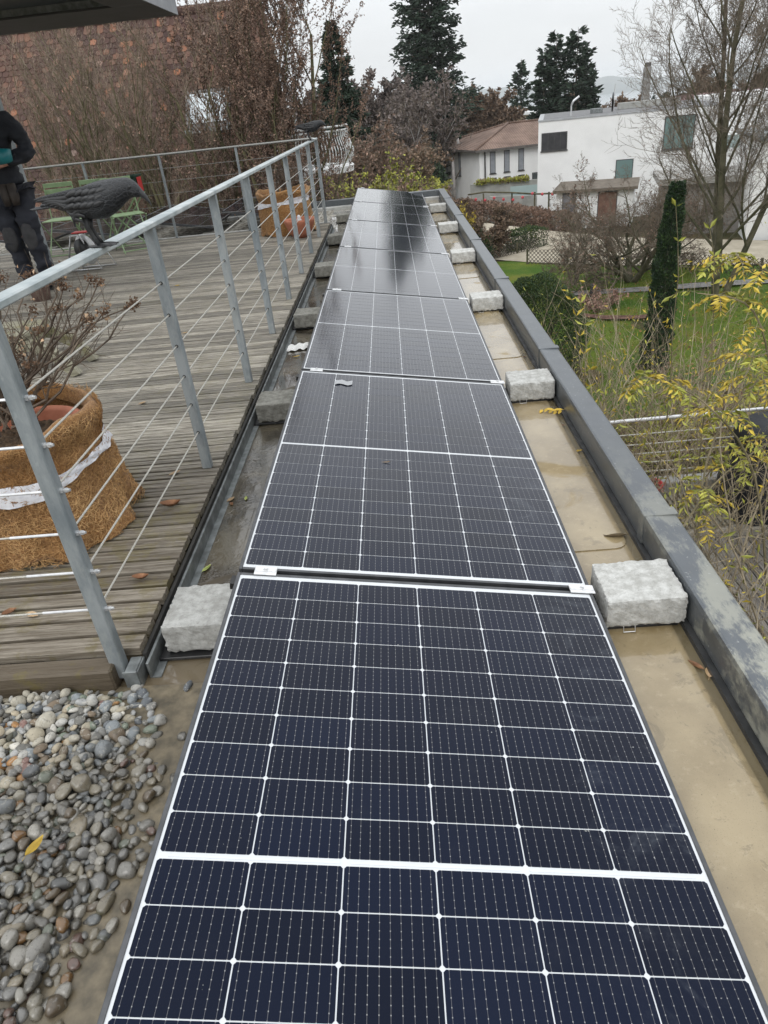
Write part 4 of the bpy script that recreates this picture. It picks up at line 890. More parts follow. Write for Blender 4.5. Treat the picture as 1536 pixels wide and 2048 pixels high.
# teal tool held against the chest
tl=empty('power_tool',(0,0,0),'teal and black power tool held under the arm of the person','power tool')
G().tube([(-.17,0,-.01),(-.15,0,0),(-.05,0,.005),(.03,0,0),(.055,0,0)],[.02,.036,.044,.047,.036],14).out('body',m_teal,tl,True); G().tube([(-.11+.05*math.cos(a),-.03,.035+.05*math.sin(a)) for a in np.linspace(-.6,3.8,14)],.013,8).out('guard_ring',m_teal,tl,True); G().tube([(-.08,.0,-.03),(-.10,-.01,-.12)],[.024,.021],10).out('grip',m_teal,tl,True); G().tube([(.05,0,0),(.10,0,0),(.13,0,.01)],[.05,.052,.045],16).out('motor_housing',m_teal,tl,True); G().lathe([(.001,-.01),(.042,-.01),(.045,0),(.042,.01),(.001,.01)],(0,0,0),20).out('end_cap',m_silver,tl,True)
tl.children[-1].location=(.14,-.005,.012); tl.children[-1].rotation_euler=(0,math.pi/2,.6)
G().tube([(-.14,0,.045),(-.13,0,.11),(-.02,0,.12),(.03,0,.05)],.016,10).out('handle',m_blk,tl,True); G().cbox((-.15,-.04,-.17),(-.05,.035,-.122),.01).out('battery',m_blk,tl)
tl.location=(-3.87,5.66,1.56); tl.scale=(1.5,1.5,1.5); tl.rotation_euler=(0,.15,.25)
# ================================================================== surroundings
def gz(X,Y):
    X=np.asarray(X,float); Y=np.asarray(Y,float); D=np.hypot(X,Y)
    return np.interp(D,[0,44,60,80,150,400,900,4000],[-6,-6,-7.4,-8.6,-14,-34,-61.5,-61.5])
def gzs(x,y): return float(gz(x,y))
# ground: one sheet out to the horizon
def polar(r0,r1,nr_,a0,a1,na,zoff=0,fz=None):
    rs=np.geomspace(r0,r1,nr_+1); an=np.linspace(a0,a1,na+1); Rr,A=np.meshgrid(rs,an); X=Rr*np.sin(A); Y=Rr*np.cos(A); Z=(fz or gz)(X,Y)+zoff
    V=np.stack([X.ravel(),Y.ravel(),Z.ravel()],1); i=np.arange(nr_*na); r=i//nr_; c=i%nr_; a=r*(nr_+1)+c; return V,np.stack([a,a+1,a+nr_+2,a+nr_+1],1)
M=Mt('earth_and_undergrowth'); v=M.coord(kind='World'); c=M.mix(M.step(M.noise(.35,8,v,.7),.35,.65),(.045,.05,.022),(.11,.085,.05)); c=M.mix(M.math('MULTIPLY',M.step(M.noise(3,6,v,.7),.5,.7),.5),c,(.13,.09,.045)); M.set(col=c,rough=.95,spec=.1); M.bump(M.noise(4,6,v),.8,.1); m_earth=M.m
V,F=polar(.5,3500,60,-math.pi,math.pi,72); tag(obj('ground',V,F,m_earth,smooth=True),kind='structure')
M=Mt('lawn_grass'); v=M.coord(kind='World'); n=M.noise(.45,5,v,.6); n2=M.noise(26,7,v,.8); c=M.mix(M.step(n,.35,.65),(.055,.115,.012),(.13,.175,.022)); c=M.mix(M.math('MULTIPLY',M.step(M.noise(.9,5,v),.5,.68),.55),c,(.17,.155,.03)); c=M.scale(c,M.math('ADD',M.math('MULTIPLY',n2,.9),.6)); M.set(col=c,rough=.9,spec=.2); M.bump(n2,1.0,.05); m_lawn=M.m
def poly(name,P,z,m,kind='structure',h=.0):
    V=[(x,y,z) for x,y in P]; n=len(P); F=[tuple(range(n))]
    if h: V+=[(x,y,z-h) for x,y in P]; F+=[(i,i+n,(i+1)%n+n,(i+1)%n) for i in range(n)]
    return tag(obj(name,V,F,m),kind=kind)
V,F=grid(3.0,19,13,33.2,60,70,lambda X,Y:-5.975+.03*np.sin(X*.9)*np.cos(Y*.7)); V[:,1]+=(V[:,0]-11)*-.33*np.clip((V[:,1]-24)/9,0,1); tag(obj('lawn',V,F,m_lawn,smooth=True),kind='structure')
# grass tufts and fallen leaves on the lawn
rgl=np.random.default_rng(5); n=26000; P0=np.stack([rgl.uniform(4,14,n),rgl.uniform(14.5,30,n),np.full(n,-5.96)],1); V,F=leaves(P0,.075,rgl,np.tile([0,0,1.],(n,1)),.22,.35); tag(obj('grass',V,F,simple('grass_blades',(.05,.11,.012),(.16,.2,.03),.8,.8,vary=.35,island=True,coords='World')),'short green lawn grass between the trellis fence and the garden path','grass',kind='stuff')
n=900; P0=np.stack([rgl.uniform(5,13.5,n),rgl.uniform(16,30,n),np.full(n,-5.9)],1); V,F=leaves(P0,.09,rgl,None,.7,1.0); tag(obj('leaf_litter',V,F,simple('litter',(.2,.1,.04),(.42,.27,.12),5,.8,vary=.4,island=True,coords='World')),'brown and tan fallen leaves scattered over the lawn','leaves',kind='stuff')
m_drv=simple('pale_gravel_drive',(.33,.29,.22),(.46,.41,.32),1.2,.95,.3,60,coords='World')
poly('driveway',[(4.4,36.2),(6.9,33.9),(10.5,31.5),(16,29.2),(24,27.5),(26,31),(18,34),(12.2,38.4),(9.2,42.5),(6.2,47.5),(3,50),(1,48),(3,42)],-5.94,m_drv)
poly('garden_path',[(4.5,27.6),(7.3,26.9),(10,26.55),(13,26.3),(20,25.4),(20,26.1),(13,27.05),(10,27.3),(7.4,27.6),(4.5,28.3)],-5.915,simple('grey_path',(.16,.155,.15),(.26,.25,.24),3,.9,coords='World'))
poly('flower_bed',[(6.6,23.9),(7.4,23.2),(8.6,22.9),(9.4,23.0),(9.3,23.4),(8.5,23.35),(7.4,23.75),(6.8,24.3)],-5.905,simple('red_brown_mulch',(.07,.03,.022),(.15,.08,.055),4,.95,.8,30,coords='World'))
V,F=grid(-4000,9000,900,6000,2,2,lambda X,Y:-61); tag(obj('lake',V,F,simple('lake_water',(.20,.24,.27),(.25,.29,.32),.01,.12,coords='World')),kind='structure')
m_hill=simple('far_wooded_hill',(.025,.045,.04),(.06,.075,.06),.008,.95,coords='World')
def hillz(X,Y): A=np.arctan2(X,Y); D=np.hypot(X,Y); return -62+np.clip((D-4200)/900,0,1)**.7*(70+26*np.sin(A*9+1)+14*np.sin(A*31)+5*np.sin(A*97)+2.5*np.sin(A*260))
V,F=polar(4150,6500,26,-1.3,1.4,420,0,hillz); tag(obj('hills',V,F,m_hill,smooth=True),kind='structure')
# ------------------------------------------------------------------ vegetation builders
def grow(out,tips,rg,p,d,L,r,lv,P):
    n=P['seg'][lv]; st_=L/n; wig=P['wig'][lv]; tr=P['trop'][lv]; px,py,pz_=p; dx,dy,dz=d; er=P['end'][lv]
    for i in range(n):
        dx+=rg.gauss(0,wig); dy+=rg.gauss(0,wig); dz+=rg.gauss(0,wig)+tr
        l=math.sqrt(dx*dx+dy*dy+dz*dz); dx/=l;dy/=l;dz/=l
        qx,qy,qz=px+dx*st_,py+dy*st_,pz_+dz*st_; ra=r*(1-(1-er)*i/n); rb=r*(1-(1-er)*(i+1)/n)
        out[lv].append((px,py,pz_,qx,qy,qz,ra,rb)); px,py,pz_=qx,qy,qz
        if lv<P['max'] and (i+1)/n>P['st'][lv]:
            k=P['ch'][lv]; k=int(k)+(rg.random()<k-int(k))
            for _ in range(k):
                a=rg.uniform(*P['ang']); w=rg.uniform(0,6.2832)
                ux,uy,uz=(dy,-dx,0) if abs(dz)<.95 else (1,0,0); l=math.sqrt(ux*ux+uy*uy+uz*uz) or 1; ux/=l;uy/=l;uz/=l
                vx,vy,vz=dy*uz-dz*uy,dz*ux-dx*uz,dx*uy-dy*ux; ca,sa=math.cos(a),math.sin(a); cw,sw=math.cos(w),math.sin(w)
                nd=(dx*ca+(ux*cw+vx*sw)*sa,dy*ca+(uy*cw+vy*sw)*sa,dz*ca+(uz*cw+vz*sw)*sa)
                grow(out,tips,rg,(px,py,pz_),nd,L*P['rat'][lv]*rg.uniform(.6,1.15)*(1-.45*i/n),max(rb*P['rr'],P['rmin']),lv+1,P)
    tips.append((px,py,pz_,dx,dy,dz))
m_bark=simple('grey_bark',(.06,.05,.038),(.16,.14,.11),6,.9,.6,20,coords='World'); m_barkm=simple('mossy_bark',(.055,.055,.028),(.14,.125,.08),3,.9,.6,20,coords='World'); m_barkb=simple('birch_bark',(.32,.30,.28),(.55,.52,.5),3,.8,coords='World'); m_twig=simple('twigs',(.10,.08,.058),(.24,.195,.15),2,.9,coords='World'); m_twigd=simple('dark_twigs',(.065,.052,.042),(.16,.13,.105),2,.9,coords='World')
m_twigm=simple('greenish_twigs',(.12,.095,.065),(.38,.30,.23),5,.9,coords='World'); m_lfb=simple('dry_brown_leaves',(.13,.083,.06),(.31,.205,.15),3,.75,vary=.4,island=True,coords='World'); m_lfo=simple('russet_leaves',(.15,.10,.068),(.27,.19,.13),3,.8,vary=.35,island=True,coords='World'); m_lfy=simple('yellow_leaves',(.40,.30,.03),(.58,.44,.06),6,.6,vary=.35,island=True,coords='World'); m_lfyg=simple('yellow_green_leaves',(.19,.22,.03),(.42,.40,.07),6,.6,vary=.35,island=True,coords='World')
m_ndl=simple('dark_needles',(.010,.024,.014),(.030,.055,.030),1.2,.7,vary=.45,island=True,coords='World'); m_ndlb=simple('bluish_needles',(.014,.032,.024),(.035,.062,.046),1,.7,vary=.4,island=True,coords='World'); m_evg=simple('evergreen_leaves',(.012,.035,.010),(.045,.085,.022),3,.55,vary=.5,island=True,coords='World'); m_evy=simple('evergreen_tips',(.05,.085,.014),(.13,.15,.03),3,.55,vary=.4,island=True,coords='World'); m_mossl=simple('pink_dry_heads',(.22,.12,.09),(.42,.27,.21),6,.8,vary=.3,island=True,coords='World')
def bare_tree(name,base,H,seed,label,catg='tree',group=None,P=None,lean=(0,0),r=.16,stems=1,spread=.2,leafm=None,leaf_n=1.0,leaf_s=.06,bark=None,twig=None,kt=4):
    rg=random.Random(seed); D=dict(seg=[7,6,5,4,3],wig=[.06,.10,.14,.18,.2],trop=[.03,.06,.05,.04,.02],end=[.35,.3,.3,.35,.5],st=[.25,.15,.1,.1,.1],ch=[2,1.6,1.5,1.3,0],ang=(.45,.95),rat=[.62,.55,.52,.5,.5],rr=.6,rmin=.004,max=3)
    if P: D.update(P)
    t=empty(name,base,label,catg,group); out=[[] for _ in range(6)]; tips=[]
    for s in range(stems):
        a=2*math.pi*s/max(1,stems)+rg.uniform(-.4,.4); sp=spread if stems>1 else 0; d=(lean[0]+sp*math.cos(a),lean[1]+sp*math.sin(a),1)
        grow(out,tips,rg,(base[0]+.02*math.cos(a),base[1]+.02*math.sin(a),base[2]-.15),d,H*rg.uniform(.85,1.05),r*(1 if stems==1 else rg.uniform(.7,1)),0,D)
    nt_=2 if D['max']>=3 else 1
    tr=[s for l in out[:nt_] for s in l]; cr=[s for l in out[nt_:] for s in l]
    V,F=tubes(tr,6); obj('trunk',V,F,bark or m_bark,t,True)
    if cr: V,F=tubes(cr,3); obj('crown',V,F,twig or m_twig,t)
    if leafm is not None:
        rn=np.random.default_rng(seed); C=np.array([s for l in out[2:] for s in l] or tr); k=rn.random(len(C)); rep=np.repeat(np.arange(len(C)),rn.poisson(leaf_n,len(C))); u=rn.random((len(rep),1)); Pp=C[rep,0:3]*(1-u)+C[rep,3:6]*u; V,F=leaves(Pp,leaf_s,rn,None,.6,1.0); obj('leaves',V,F,leafm,t)['kind']='stuff'
    return t
def conifer(name,base,H,R_,seed,label,group=None,mat=None,n_wh=26,per=6,q=6,sz=.35,z0=.08,droop=.25,shape=1.0,top=None,ragged=.25,lean=0):
    rn=np.random.default_rng(seed); t=empty(name,base,label,'tree',group); b=np.array(base,float)
    V,F=tubes([(*(b+[0,0,H*i/10-.2*(i==0)]),*(b+[0,0,H*(i+1)/10]),.018*H*(1-.095*i),.018*H*(1-.095*(i+1))) for i in range(10)],7); obj('trunk',V,F,m_bark,t,True)
    S=[];Pp=[];Dd=[]
    for w in range(n_wh):
        u=z0+(1-z0)*(w/n_wh); z=H*u
        for k in range(per):
            a=rn.uniform(0,2*math.pi); L=R_*max(.06,(1-u)**shape)*(1+rn.normal()*ragged); L=max(L,.05*R_); d=np.array([math.cos(a),math.sin(a),.25-droop*(1-u)*1.4]); p=b+[0,0,z+rn.uniform(-.5,.5)*H/n_wh]; n=5
            for i in range(n):
                d2=norm(d+np.array([0,0,-.25+ .14*i])*droop+rn.normal(size=3)*.06); p2=p+d2*L/n; S.append((*p,*p2,.02*L*(1-.18*i)+.008,.02*L*(1-.18*(i+1))+.006))
                m=max(1,int(q*(L/R_+.35)*(.5+i*.25))); uu=rn.random((m,1)); side=np.cross(d2,[0,0,1]); Pp.append(p*(1-uu)+p2*uu+side*rn.normal(size=(m,1))*L*.10+np.array([0,0,1])*rn.normal(size=(m,1))*.05*L); Dd.append(np.tile(d2+[0,0,-.15],(m,1))+side*rn.choice([-1,1],(m,1))*.7); p=p2;d=d2
    V,F=tubes(S,3); obj('branches',V,F,m_twigd,t)
    V,F=leaves(np.concatenate(Pp),sz,rn,np.concatenate(Dd),.42,.35,.12); obj('crown',V,F,mat or m_ndl,t); return t
def shell(name,base,fn,n,sz,seed,label,catg,mats,group=None,jit=.7,core=True,asp=.5):
    """clipped or dense plants: leaves through the outer volume; fn(u,v,w) -> point, outward"""
    rn=np.random.default_rng(seed); t=empty(name,base,label,catg,group); P,Nn=fn(rn,n)
    k=rn.random(n)<.72; V,F=leaves(P[k],sz,rn,Nn[k]+[0,0,.3],asp,jit); obj('foliage',V,F,mats[0],t)['kind']='stuff'; V,F=leaves(P[~k],sz,rn,Nn[~k]+[0,0,.5],asp,jit); obj('leaf_tips',V,F,mats[1],t)['kind']='stuff'
    S=[]
    for i in range(40): j=rn.integers(0,n); S.append((*np.array(base)+[0,0,.05],*P[j],.03,.008))
    V,F=tubes(S,4); obj('stems',V,F,m_bark,t); return t
def ellf(c,rx,ry,rz,lump=.12,depth=.25,hemi=True,ph=0):
    def f(rn,n):
        d=norm(rn.normal(size=(n,3))); 
        if hemi: d[:,2]=np.where(d[:,2]<-.5,-d[:,2],d[:,2])
        q=1+lump*(np.sin(d[:,0]*5+ph)*np.sin(d[:,1]*6+ph*2)*np.sin(d[:,2]*7+1)+.5*np.sin(d[:,0]*13+d[:,2]*11+ph)); u=1-depth*rn.random(n)**1.5
        P=np.array(c)+d*np.array([rx,ry,rz])*(q*u)[:,None]; return P,d
    return f
def boxf(pts,w,z0,z1,ztop=None):
    pts=[np.array(p,float) for p in pts]
    def f(rn,n):
        L=[np.linalg.norm(b-a) for a,b in zip(pts[:-1],pts[1:])]; cs=np.concatenate([[0],np.cumsum(L)]); s=rn.uniform(0,cs[-1],n); i=np.clip(np.searchsorted(cs,s)-1,0,len(L)-1); A=np.array([pts[k] for k in i]);B=np.array([pts[k+1] for k in i]); u=((s-cs[i])/np.array(L)[i])[:,None]; c=A*(1-u)+B*u; tdir=norm(B-A); nd=np.stack([-tdir[:,1],tdir[:,0]],1)
        top=rn.random(n)<.3; side=np.where(rn.random(n)<.5,-1,1); wob=.06*np.sin(s*2.3)+.03*np.sin(s*7.1); off=np.where(top,rn.uniform(-1,1,n),side*(1-.18*rn.random(n)))*(w/2+wob); z=np.where(top,z1+wob*1.2-rn.random(n)*.1,z0+(z1-z0)*rn.random(n))
        P=np.stack([c[:,0]+nd[:,0]*off,c[:,1]+nd[:,1]*off,z],1); N_=np.stack([nd[:,0]*side*(~top),nd[:,1]*side*(~top),top*1.],1); return P,N_
    return f
# ------------------------------------------------------------------ tiled house on the left
hs=empty('tiled_house',(-6,16,-4),'house with a steep red brown beaver tail tile roof behind the bare trees','house')
HX0,HX1,EY,EZ,RY,RZ=-15.0,-2.35,12.9,.16,15.9,3.50
m_tile=None
M=Mt('clay_roof_tile'); v=M.coord(kind='World'); x=M.n('ShaderNodeValToRGB'); ramp(x,[(0,(.065,.042,.038)),(.25,(.095,.057,.048)),(.5,(.08,.053,.048)),(.72,(.12,.072,.058)),(.88,(.17,.10,.076)),(.96,(.19,.10,.07)),(.99,(.32,.14,.08)),(1,(.30,.24,.22))])
M.l(M.rand(True),x.inputs[0]); c=M.scale(x.outputs[0],M.math('ADD',M.math('MULTIPLY',M.noise(22,6,v,.7),.8),.6)); big=M.noise(.55,4,v); c=M.mix(M.math('MULTIPLY',M.step(big,.5,.7),.15),c,(.30,.15,.09)); c=M.mix(M.math('MULTIPLY',M.step(M.noise(9,5,v),.6,.72),.35),c,(.15,.15,.11)); M.set(col=c,rough=.9,spec=.15); M.bump(M.noise(60,4,v),.3,.004); m_tile=M.m
M=Mt('clay_roof_tile_single'); v=M.coord(kind='World'); x=M.n('ShaderNodeValToRGB'); ramp(x,[(0,(.075,.048,.042)),(.25,(.115,.068,.055)),(.5,(.095,.062,.054)),(.72,(.145,.085,.066)),(.9,(.16,.095,.072)),(.97,(.2,.11,.08)),(1,(.30,.16,.11))]); M.l(M.rand(),x.inputs[0]); c=M.scale(x.outputs[0],M.math('ADD',M.math('MULTIPLY',M.noise(22,6,v,.7),.8),.6)); M.set(col=c,rough=.9,spec=.15); M.bump(M.noise(60,4,v),.3,.004); m_tile1=M.m
sl=math.hypot(RY-EY,RZ-EZ); an=math.atan2(RZ-EZ,RY-EY)
roofo=obj('roof',[(HX0,EY,EZ-.03),(HX1,EY,EZ-.03),(HX1,RY,RZ-.03),(HX0,RY,RZ-.03),(HX0,EY,EZ-.16),(HX1,EY,EZ-.16),(HX1,RY,RZ-.16),(HX0,RY,RZ-.16),(HX1,19,EZ-.1),(HX0,19,EZ-.1)],[(0,1,2,3),(4,7,6,5),(0,4,5,1),(1,5,6,2),(3,7,4,0),(3,2,8,9)],simple('roof_felt',(.05,.03,.025),(.09,.05,.04),4,.9,coords='World'),hs)
tw,ex=.142,.136; tV=[];nA=7
outl=[(-tw/2+.004,.31),(tw/2-.004,.31),(tw/2-.004,.05)]+[((tw/2-.004)*math.cos(a),.05-.05*math.sin(a)) for a in np.linspace(.35,math.pi-.35,nA)]+[(-tw/2+.004,.05)]
nO=len(outl); tV=[(x,y,.022+(.31-y)*.075) for x,y in outl]+[(x,y,.002+(.31-y)*.075) for x,y in outl]; tF=[tuple(range(nO))[::-1]]+[(i,(i+1)%nO,(i+1)%nO+nO,i+nO) for i in range(nO)]
# fix winding so the top faces out
tF=[tuple(range(nO))]+[(i,i+nO,(i+1)%nO+nO,(i+1)%nO) for i in range(nO)]
me_t=bpy.data.meshes.new('roof_tile'); setmesh(me_t,tV,tF); me_t.materials.append(m_tile1)
RM=Matrix.Rotation(an,4,'X'); tiles=[]; SKY=(-3.93,-3.12,15.0-.5*0)
for r_ in range(int(sl/ex)-1):
    for c_ in range(int((HX1+9.6)/tw)):
        x=-9.6+(c_+.5*(r_%2)+.5)*tw; s=r_*ex-.04; yy=EY+math.cos(an)*s; zz=EZ+math.sin(an)*s
        if -3.98<x<-3.02 and 1.30<zz<2.03: continue
        tiles.append((x,yy,zz))
TV=[];TF=[];nb=0; tVa=np.array(tV); R3=np.array(RM.to_3x3()); vis_t=sorted(range(len(tiles)),key=lambda i:(abs(tiles[i][0]+3.9)>2.3,tiles[i][1]))
for k,i in enumerate(vis_t):
    x,y,z=tiles[i]; rz=nr.normal()*.025; tz=nr.uniform(-.3,1)*.006; Rr=R3@np.array([[math.cos(rz),-math.sin(rz),0],[math.sin(rz),math.cos(rz),0],[0,0,1]])
    if k<300:
        o=bpy.data.objects.new('roof_tile',me_t); link(o); o.parent=roofo; b=origin(roofo); o.location=(x-b[0],y-b[1],z-b[2]+tz); o.rotation_euler=Matrix(Rr.tolist()).to_euler()
    else: TV.append(tVa@Rr.T+[x,y,z+tz]); TF+=[tuple(v+nb for v in f) for f in tF]; nb+=len(tV)
o=obj('roof_tile',np.concatenate(TV),TF,m_tile,roofo); o['kind']='stuff'
g=G().tube([(HX0,RY,RZ+.02),(HX1,RY,RZ+.02)],.11,8).out('ridge',m_tile,roofo,True)
m_glass=Mt('window_glass'); m_glass.set(col=(.02,.03,.032),rough=.06,spec=.8,coat=1,coatr=.03); m_glass=m_glass.m
def onroof(x,z,off=0): s=(z-EZ)/math.sin(an); return (x,EY+math.cos(an)*s-math.sin(an)*off,z+math.cos(an)*off)
def rquad(x0,x1,z0,z1,o0,o1,name,m,par_):
    V=[onroof(x,z,o) for o in (o0,o1) for x,z in ((x0,z0),(x1,z0),(x1,z1),(x0,z1))]; return obj(name,V,[(3,2,1,0),(4,5,6,7),(0,1,5,4),(1,2,6,5),(2,3,7,6),(3,0,4,7)],m,par_)
sk=rquad(-3.95,-3.05,1.34,2.02,.02,.09,'skylight_frame',simple('skylight_frame',(.12,.12,.12),(.2,.2,.2),6,.5,coords='World'),hs); rquad(-3.86,-3.14,1.44,1.95,.092,.10,'skylight_pane',glassy('skylight_pane',(.75,.82,.85),.2),sk)
rquad(-3.97,-3.03,1.27,1.335,.03,.11,'apron',m_galv,sk)
obj('wall',*(lambda g:(g.V,g.F))(G().box((HX0+.3,13.3,-6.2),(HX1-.35,18.6,.1))),m_wallw,hs)
obj('gable_wall',[(HX1-.36,13.3,.1),(HX1-.36,18.5,.1),(HX1-.36,15.9,3.2),(HX1-.5,13.3,.1),(HX1-.5,18.5,.1),(HX1-.5,15.9,3.2)],[(0,1,2),(5,4,3),(0,3,4,1),(1,4,5,2),(2,5,3,0)],m_wallw,hs)
g=G().tube([(HX0,EY-.06,EZ-.06),(HX1,EY-.06,EZ-.06)],.06,8).out('gutter',simple('copper_gutter',(.10,.05,.035),(.16,.08,.06),5,.6,coords='World'),hs,True)
# curved white balcony railing
bl=empty('balcony',(-1.0,15.2,.2),'white balcony railing with bellied curved bars right of the tiled roof','balcony'); m_wp=simple('white_paint_metal',(.62,.63,.62),(.74,.75,.74),10,.5,coords='World')
def arc(w): return (-1.62+.78*math.sin(w),15.6-.78*math.cos(w))
for zz,nm in ((1.18,'top_rail'),(1.10,'top_rail'),(.47,'bottom_rail')):
    G().tube([(*arc(w),zz) for w in np.linspace(-.7,1.9,24)],.022,6).out(nm,m_wp,bl,True)
for w in np.linspace(-.65,1.85,30):
    x,y=arc(w); dx,dy=math.sin(w),-math.cos(w); G().tube([(x,y,1.09),(x+dx*.01,y+dy*.01,.95),(x+dx*.10,y+dy*.10,.72),(x+dx*.09,y+dy*.09,.58),(x,y,.48)],.011,4).out('bar',m_wp,bl)
G().lathe([(.001,-.14),(.84,-.14),(.86,-.02),(.84,0),(.001,0)],(-1.62,15.6,.42),30).out('slab',m_wallw,bl)
# ------------------------------------------------------------------ villa with hip roof
def wallbox(corners,z0,z1,m,name,par_):
    V=[(x,y,z) for z in (z0,z1) for x,y in corners]; return obj(name,V,[(0,1,5,4),(1,2,6,5),(2,3,7,6),(3,0,4,7),(4,5,6,7)],m,par_)
vl=empty('villa',(9,68,-9),'white villa with a brown tiled hip roof and tall grey shuttered windows','house')
A=np.array([7.95,66.0]);B=np.array([4.95,75.5]);e1=norm(np.array([14.4,1.9])); Lr=14.5; Cc=A+e1*Lr; Dd_=B+e1*Lr; wallbox([A,Cc,Dd_,B],-9.2,-2.75,m_wallw,'wall',vl)
ctr=(A+Cc+B+Dd_)/4; n2_=norm(B-A); E=[A-e1*.6-n2_*.6,Cc+e1*.6-n2_*.6,Dd_+e1*.6+n2_*.6,B-e1*.6+n2_*.6]; hr=ctr-e1*2.4; hr2=ctr+e1*2.4
M=Mt('villa_tiles'); v=M.coord(kind='World',rot=(0,0,-.13)); w_=M.n('ShaderNodeTexWave'); w_.inputs['Scale'].default_value=1.55; M.l(v,w_.inputs['Vector']); c=M.mix(M.step(M.noise(.7,7,v,.7),.3,.7),(.12,.078,.058),(.26,.18,.14)); c=M.mix(M.math('MULTIPLY',w_.outputs[1],.45),c,(.08,.045,.036)); M.set(col=c,rough=.9); M.bump(w_.outputs[1],.6,.05); m_vt=M.m
V=[(*p,-2.72) for p in E]+[(*hr,-1.15),(*hr2,-1.15)]; vr=obj('roof',V,[(0,1,5,4),(1,2,5),(2,3,4,5),(3,0,4)],m_vt,vl)
obj('roof_edge',[(*p,z) for z in (-2.72,-2.90) for p in E],[(0,4,5,1),(1,5,6,2),(2,6,7,3),(3,7,4,0),(4,7,6,5)],simple('dark_eaves',(.08,.07,.065),(.13,.12,.11),4,.7,coords='World'),vr)
for a,b in ((E[0],hr),(E[3],hr),(E[1],hr2)): G().tube([(*a,-2.68),(*b,-1.1)],.10,6).out('hip_ridge',m_vt,vr,True)
G().tube([(*hr,-1.1),(*hr2,-1.1)],.10,6).out('ridge',m_vt,vr,True)
m_shut=simple('grey_shutter',(.22,.235,.26),(.29,.305,.33),3,.6,coords='World'); m_fr=simple('dark_frame',(.04,.04,.042),(.07,.07,.07),6,.5,coords='World')
def win(par_,o,e,n,s0,s1,z0,z1,glass=m_glass,shut=None,bars=1,fr=.05,dep=.09):
    """window on wall line o+e*s, outward normal n; recessed box frame with panes"""
    def pt(s,z,d): p=o+e*s+n*d; return (p[0],p[1],z)
    def slab(a,b,c,d,d0,d1,nm,m,pp): V=[pt(s,z,dd) for dd in (d0,d1) for s,z in ((a,c),(b,c),(b,d),(a,d))]; return obj(nm,V,[(3,2,1,0),(4,5,6,7),(0,1,5,4),(1,2,6,5),(2,3,7,6),(3,0,4,7)],m,pp)
    f=slab(s0,s1,z0,z1,.002,.03,'window',m_fr,par_)
    k=bars
    for i in range(k): a=s0+fr+(s1-s0-fr)*i/k; b=s0+(s1-s0-fr)*(i+1)/k; slab(a,b,z0+fr,z1-fr,.031,.04,'pane',glass if shut is None else shut,f)
    slab(s0-.05,s1+.05,z0-.07,z0-.002,.0,.09,'sill',m_fr,f); return f
nf=-n2_; 
for s in (.93,2.2,3.5,6.4): win(vl,A,e1,nf,s,s+.5,-4.7,-2.98,shut=m_shut)
for s in (.9,2.17,3.48): win(vl,A,e1,nf,s,s+.62,-6.3,-5.06)
win(vl,A,e1,nf,4.77,5.6,-5.75,-5.0)
nl=-e1
for s in (4.2,7.4): win(vl,A,norm(B-A),nl,s,s+.5,-5.0,-3.05,shut=m_shut)
p=A+e1*.45+nf*.1; G().tube([(*p,-9),(*p,-2.9)],.07,6).out('downpipe',m_fr,vl)
# ------------------------------------------------------------------ large white modern building
wb=empty('modern_white_building',(16,50,-8),'large white flat roofed modern building with a dark band window','building')
O=np.array([10.03,50.3]); e=norm(np.array([10.6,-2.2])); n_=np.array([e[1],-e[0]]); O2=O+e*7.2; 
wallbox([O,O+e*11.4,O+e*11.4-n_*12,O-n_*12],-8.0,-.50,m_wallw,'wall',wb)
wallbox([O+e*11.402+n_*.0,O+e*20,O+e*20-n_*12,O+e*11.402-n_*12],-8.0,-2.95,m_wallw,'wall',wb)
wallbox([O+e*11.402-n_*2.5,O+e*21-n_*2.5,O+e*21-n_*12,O+e*11.402-n_*12],-2.948,-.15,m_wallw,'upper_wall',wb)
wallbox([O-e*.03+n_*.04,O+e*11.44+n_*.04,O+e*11.44-n_*12,O-e*.03-n_*12],-.498,-.40,simple('roof_flashing',(.30,.31,.32),(.4,.41,.42),3,.6,coords='World'),'roof_edge',wb)
wallbox([O+e*.3-n_*.3,O+e*11.1-n_*.3,O+e*11.1-n_*11.6,O+e*.3-n_*11.6],-.398,-.385,simple('grey_roofing',(.12,.12,.125),(.2,.2,.2),3,.9,coords='World'),'roof_surface',wb)
win(wb,O,e,n_,.21,1.87,-2.22,-1.16,glass=simple('slatted_blind',(.02,.02,.023),(.045,.045,.05),2,.5,coords='World'),bars=4,fr=.06)
m_tint=glassy('green_tinted_glass',(.16,.24,.23),.2)
win(wb,O,e,n_,5.05,6.15,-5.2,-3.1,glass=m_tint,bars=1); win(wb,O,e,n_,7.85,9.7,-2.75,-.85,glass=m_tint,bars=3,fr=.07)
def glassrail(par_,a,b,z0,z1,nm='glass_balustrade'):
    g=G(); d=norm(b-a); m=np.array([d[1],-d[0]])*.02; V=[(*q,z) for z in (z0,z1) for q in (a,b,b+m,a+m)]; return obj(nm,V,[(0,1,5,4),(1,2,6,5),(2,3,7,6),(3,0,4,7),(4,5,6,7),(3,2,1,0)],glassy('pale_glass',(.40,.50,.49),.15),par_)
glassrail(wb,O+e*11.5,O+e*14.5,-2.94,-2.2)
m_brick=simple('brown_cladding',(.13,.07,.05),(.2,.11,.08),3,.8,coords='World')
wallbox([O+e*14.6-n_*2.3,O+e*17.5-n_*2.3,O+e*17.5-n_*2.45,O+e*14.6-n_*2.45],-2.94,-.2,m_fr,'window_band',wb)
